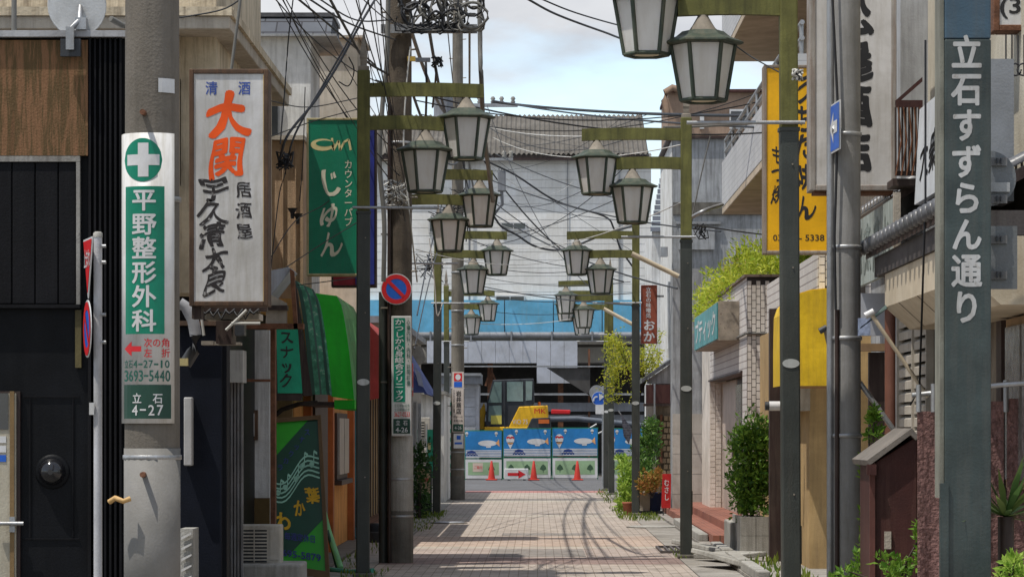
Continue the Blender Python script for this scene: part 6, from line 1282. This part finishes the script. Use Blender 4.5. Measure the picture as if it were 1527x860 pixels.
# fluorescent tube arms on right posts
for a, b, Yq, lab in (((942, 378), (1012, 412), 58, 'pale tube arm leaning on the second right lamp post'), ((900, 460), (948, 486), 76, 'pale tube arm leaning on the third right lamp post')):
    T = thing('tube_lamp', lab, 'lamp', W(*b, Yq)); MB().tube([W(*a, Yq), W(*b, Yq)], .045, 8).build('tube', mat('tube_cream', (.55, .46, .33), rough=.5), T); MB().tube([W(b[0]-1, b[1], Yq), W(b[0]+9, b[1]+4, Yq)], .02, 6).build('bracket', steel, T)
# left cables dropping from upper right to the big sign area
for i, (pts, r) in enumerate(((((562, -5, 36), (535, 40, 35), (505, 95, 34), (470, 150, 33), (430, 200, 32), (418, 235, 32)), .020), (((552, -5, 36), (520, 60, 35), (480, 130, 34), (440, 200, 33), (425, 260, 33)), .016), (((490, -5, 30), (520, 50, 33), (545, 90, 36), (580, 112, 38)), .02), (((440, -5, 30), (500, 45, 33), (560, 98, 38)), .016), (((455, -5, 30), (520, 35, 34), (590, 60, 38)), .014), (((470, -5, 31), (530, 30, 35), (585, 30, 38)), .012),
      (((437, 0, 34), (430, 60, 34), (425, 130, 34), (418, 215, 33)), .010), (((400, 150, 33), (460, 160, 35), (540, 145, 36)), .008), (((400, 205, 33), (470, 180, 35), (545, 160, 36)), .008), (((260, 28, 28), (330, 15, 28), (365, -5, 28)), .010), (((455, 130, 36), (452, 230, 36), (447, 300, 36)), .008), (((400, 390, 33), (440, 330, 34), (490, 300, 36), (540, 240, 36)), .008), (((395, 420, 33), (470, 370, 35), (535, 330, 36)), .008), (((445, 425, 34), (500, 418, 36), (560, 410, 38)), .008), (((400, 440, 33), (415, 300, 33), (425, 260, 33)), .008), (((520, 85, 35), (528, 105, 35), (520, 128, 35), (505, 122, 35)), .010))):
    wire(pts, 'dark cable in the tangle above the two big left signs', r*.75, group='cables above the left signs')
# vertical bundles on pole two
for i, (pts, r, m_) in enumerate((((571, 0, 38), (570, 100, 38), (566, 200, 38), (560, 330, 38)), .022, wire_m) if False else ((((579, -5, 38), (577, 90, 38), (571, 150, 38), (566, 240, 38), (573, 330, 38), (572, 420, 38)), .03, wire_g), (((715, -5, 40), (716, 60, 40), (718, 130, 40), (722, 200, 42), (735, 300, 46)), .032, wire_g), (((612, 70, 38), (606, 130, 38), (602, 220, 38), (612, 330, 38), (622, 420, 39)), .010, wire_w), (((635, 90, 39), (636, 130, 39), (634, 200, 40)), .016, wire_m), (((648, 85, 39), (650, 110, 39), (645, 160, 40)), .014, wire_m), (((668, 50, 42), (675, 120, 46), (683, 180, 52)), .008, wire_m), (((640, 355, 50), (648, 420, 50), (652, 470, 50), (660, 452, 50)), .010, wire_w), (((660, 300, 60), (640, 380, 55), (622, 470, 50)), .012, wire_m), (((665, 330, 62), (640, 420, 56), (618, 520, 50)), .010, wire_m), (((690, 240, 70), (700, 300, 71), (695, 360, 72)), .016, wire_m), (((718, 200, 72), (728, 260, 72), (732, 320, 72)), .02, wire_m))):
    wire(pts, 'cable hanging down beside the left utility poles', r, m_, group='hanging cables by the left poles')
# bundled cables running along the street between the poles
for i, (a, b, s, r) in enumerate((((612, 42, 38.5), (690, 170, 73.5), .5, .026), ((640, 46, 38.5), (690, 182, 73.5), .7, .022), ((700, 48, 38.5), (700, 192, 73.5), .6, .016), ((600, 92, 38.5), (684, 240, 73.5), .5, .02), ((690, 172, 73.7), (720, 330, 117), .5, .03), ((690, 200, 73.7), (705, 350, 117), .8, .02), ((690, 240, 73.7), (664, 380, 117), .6, .02), ((690, 190, 73.5), (930, 420, 79), .7, .018))):
    wire([a, b], 'long sagging cable running down the street from the %s' % ('mossy concrete pole' if a[2] < 50 else 'second concrete pole'), r, wire_m if i % 2 else wire_g, 'cables running along the street', s, 20)
for i in range(12):
    a = (rg.uniform(668, 745), rg.uniform(150, 440), rg.uniform(70, 84)); b = (rg.uniform(880, 1010), rg.uniform(170, 460), rg.uniform(58, 84)) if i % 3 else (rg.uniform(640, 900), rg.uniform(250, 440), 117.4)
    wire([a, b], 'fine wire in the web strung before the siding wall', rg.choice((.006, .008, .010)), wire_w if i % 6 == 0 else wire_m, 'fine wires before the siding wall', rg.uniform(.1, .6), 12)
for i in range(15):
    a = (rg.uniform(380, 570), rg.uniform(-90, -30), rg.uniform(29, 37)); b = (rg.uniform(580, 612), rg.uniform(10, 330), 38.3)
    wire([a, b], 'thin wire strung from the left houses to the mossy concrete pole', rg.choice((.004, .005, .007)), wire_m, 'wires to the mossy pole', rg.uniform(.0, .3), 10)
# coiled cables on the cross bar of pole two
for k in range(30):
    cx = rg.uniform(600, 712); cy = rg.uniform(-6, 40); rx = rg.uniform(10, 24); ry = rg.uniform(12, 26); a0 = rg.uniform(0, 6); Yq = 38.2+rg.uniform(-.25, .2)
    m = MB(); pts = [W(cx+rx*math.cos(a0+t*.5)*(1+.1*math.sin(t*1.7)), min(46, cy+ry*math.sin(a0+t*.5)), Yq+.02*math.sin(t)) for t in range(0, rg.randint(10, 17))]
    m.tube(pts, rg.choice((.012, .015, .018)), 6); tag(m.build('cable_coil', wire_g if k % 3 else wire_m), 'looped cable coil on the cross bar of the mossy concrete pole', 'cable', 'cable coils at the top of the pole')
for k in range(12):
    x0 = rg.uniform(585, 690); m = MB(); m.tube([W(x0, 40+rg.uniform(-6, 4), 38.15), W(x0+rg.uniform(8, 25), 36+rg.uniform(0, 16), 38.1), W(min(716, x0+rg.uniform(25, 60)), 38+rg.uniform(-8, 4), 38.15)], .014, 6); tag(m.build('cable_strand', wire_m), 'black cable strand lying along the cross bar of the mossy pole', 'cable', 'cable strands on the cross bar')
# fittings
def fitting(lab, px, py, Yq, n, spread, seed, m_=wire_m):
    T = thing('cable_clamp', lab, 'cable', W(px, py+spread, Yq)); g2 = random.Random(seed); m = MB()
    for _ in range(n):
        p = [W(px+g2.uniform(-spread, spread), py+g2.uniform(-spread, spread), Yq+g2.uniform(-.1, .1)) for _ in range(4)]; m.tube([p[0], p[1], p[2], p[3]], .010, 5)
    m.build('loops', m_, T); MB().lathe([(.015, -.04), (.024, -.015), (.016, .015), (.024, .03), (.01, .05)], W(px, py, Yq), 10).build('insulator', ex_k, T)
fitting('knot of black cable loops left of the green pub sign', 425, 240, 33, 14, 14, 1); fitting('knot of white cable ends behind the nearest left lamp post', 588, 290, 38.1, 16, 22, 2, wire_w); fitting('black insulators on the bracket of the mossy pole', 652, 92, 38.4, 9, 9, 3); fitting('cable joint at the top of the second concrete pole', 700, 190, 73, 16, 22, 4); fitting('cable joint between the far left lanterns', 690, 300, 73, 14, 20, 5); fitting('wire joint beside the second right lamp post', 1045, 345, 48, 8, 12, 6); fitting('wire fitting on the nearest right lamp post', 1190, 112, 24.9, 9, 9, 7, wire_w)
fitting('tangle of wires behind the lower near left lantern', 660, 330, 58, 14, 22, 9); fitting('tangle of wires left of the siding wall', 640, 400, 62, 12, 22, 10)
T = thing('transformer_box', 'grey junction box with cables hanging at the left edge of the siding wall', 'box', W(748, 285, 72)); MB().pbox(742, 255, 754, 285, 72, 72.3).build('casing', beam_m, T, bevel=.02); MB().tube([W(748, 285, 72.1), W(749, 305, 72.1), W(738, 318, 72.1), (WX(690, 73), 73.5, WZ(318, 72))], .04, 8).build('pipe', beam_m, T)
for k in range(3): MB().pbox(743+k*4, 251, 745+k*4, 255, 72.05, 72.2).build('terminal', steel, T)
T = thing('pole_cross_arm', 'insulator cross arm on the second concrete pole', 'cross arm', W(735, 152, 73.5)); MB().box(WX(683, 73.5), WX(772, 73.5), 73.4, 73.5, WZ(160, 73.5), WZ(155, 73.5)).build('arm', steel, T); MB().box(WX(683, 73.5), WX(765, 73.5), 73.4, 73.5, WZ(240, 73.5), WZ(236, 73.5)).build('arm', steel, T)
for px, py in ((735, 155), (748, 155), (765, 155), (752, 236), (762, 236), (715, 155)): MB().lathe([(.03, 0), (.06, .04), (.035, .08), (.06, .12), (.03, .17)], W(px, py, 73.45), 10).build('insulator', conc_l, T)
T = thing('transformer_drum', 'grey transformer drum on the second concrete pole', 'transformer', W(660, 180, 73.2)); MB().tube([W(661, 182, 73.2), W(661, 140, 73.2)], .22, 16).build('drum', beam_m, T); MB().tube([W(661, 140, 73.2), W(661, 137, 73.2)], .24, 16).build('lid', steel, T); MB().box(WX(661, 73.2), WX(683, 73.2), 73.3, 73.4, WZ(172, 73.2), WZ(168, 73.2)).build('bracket', steel, T)
for o in list(bpy.data.objects):
    if '_o' in o: del o['_o']
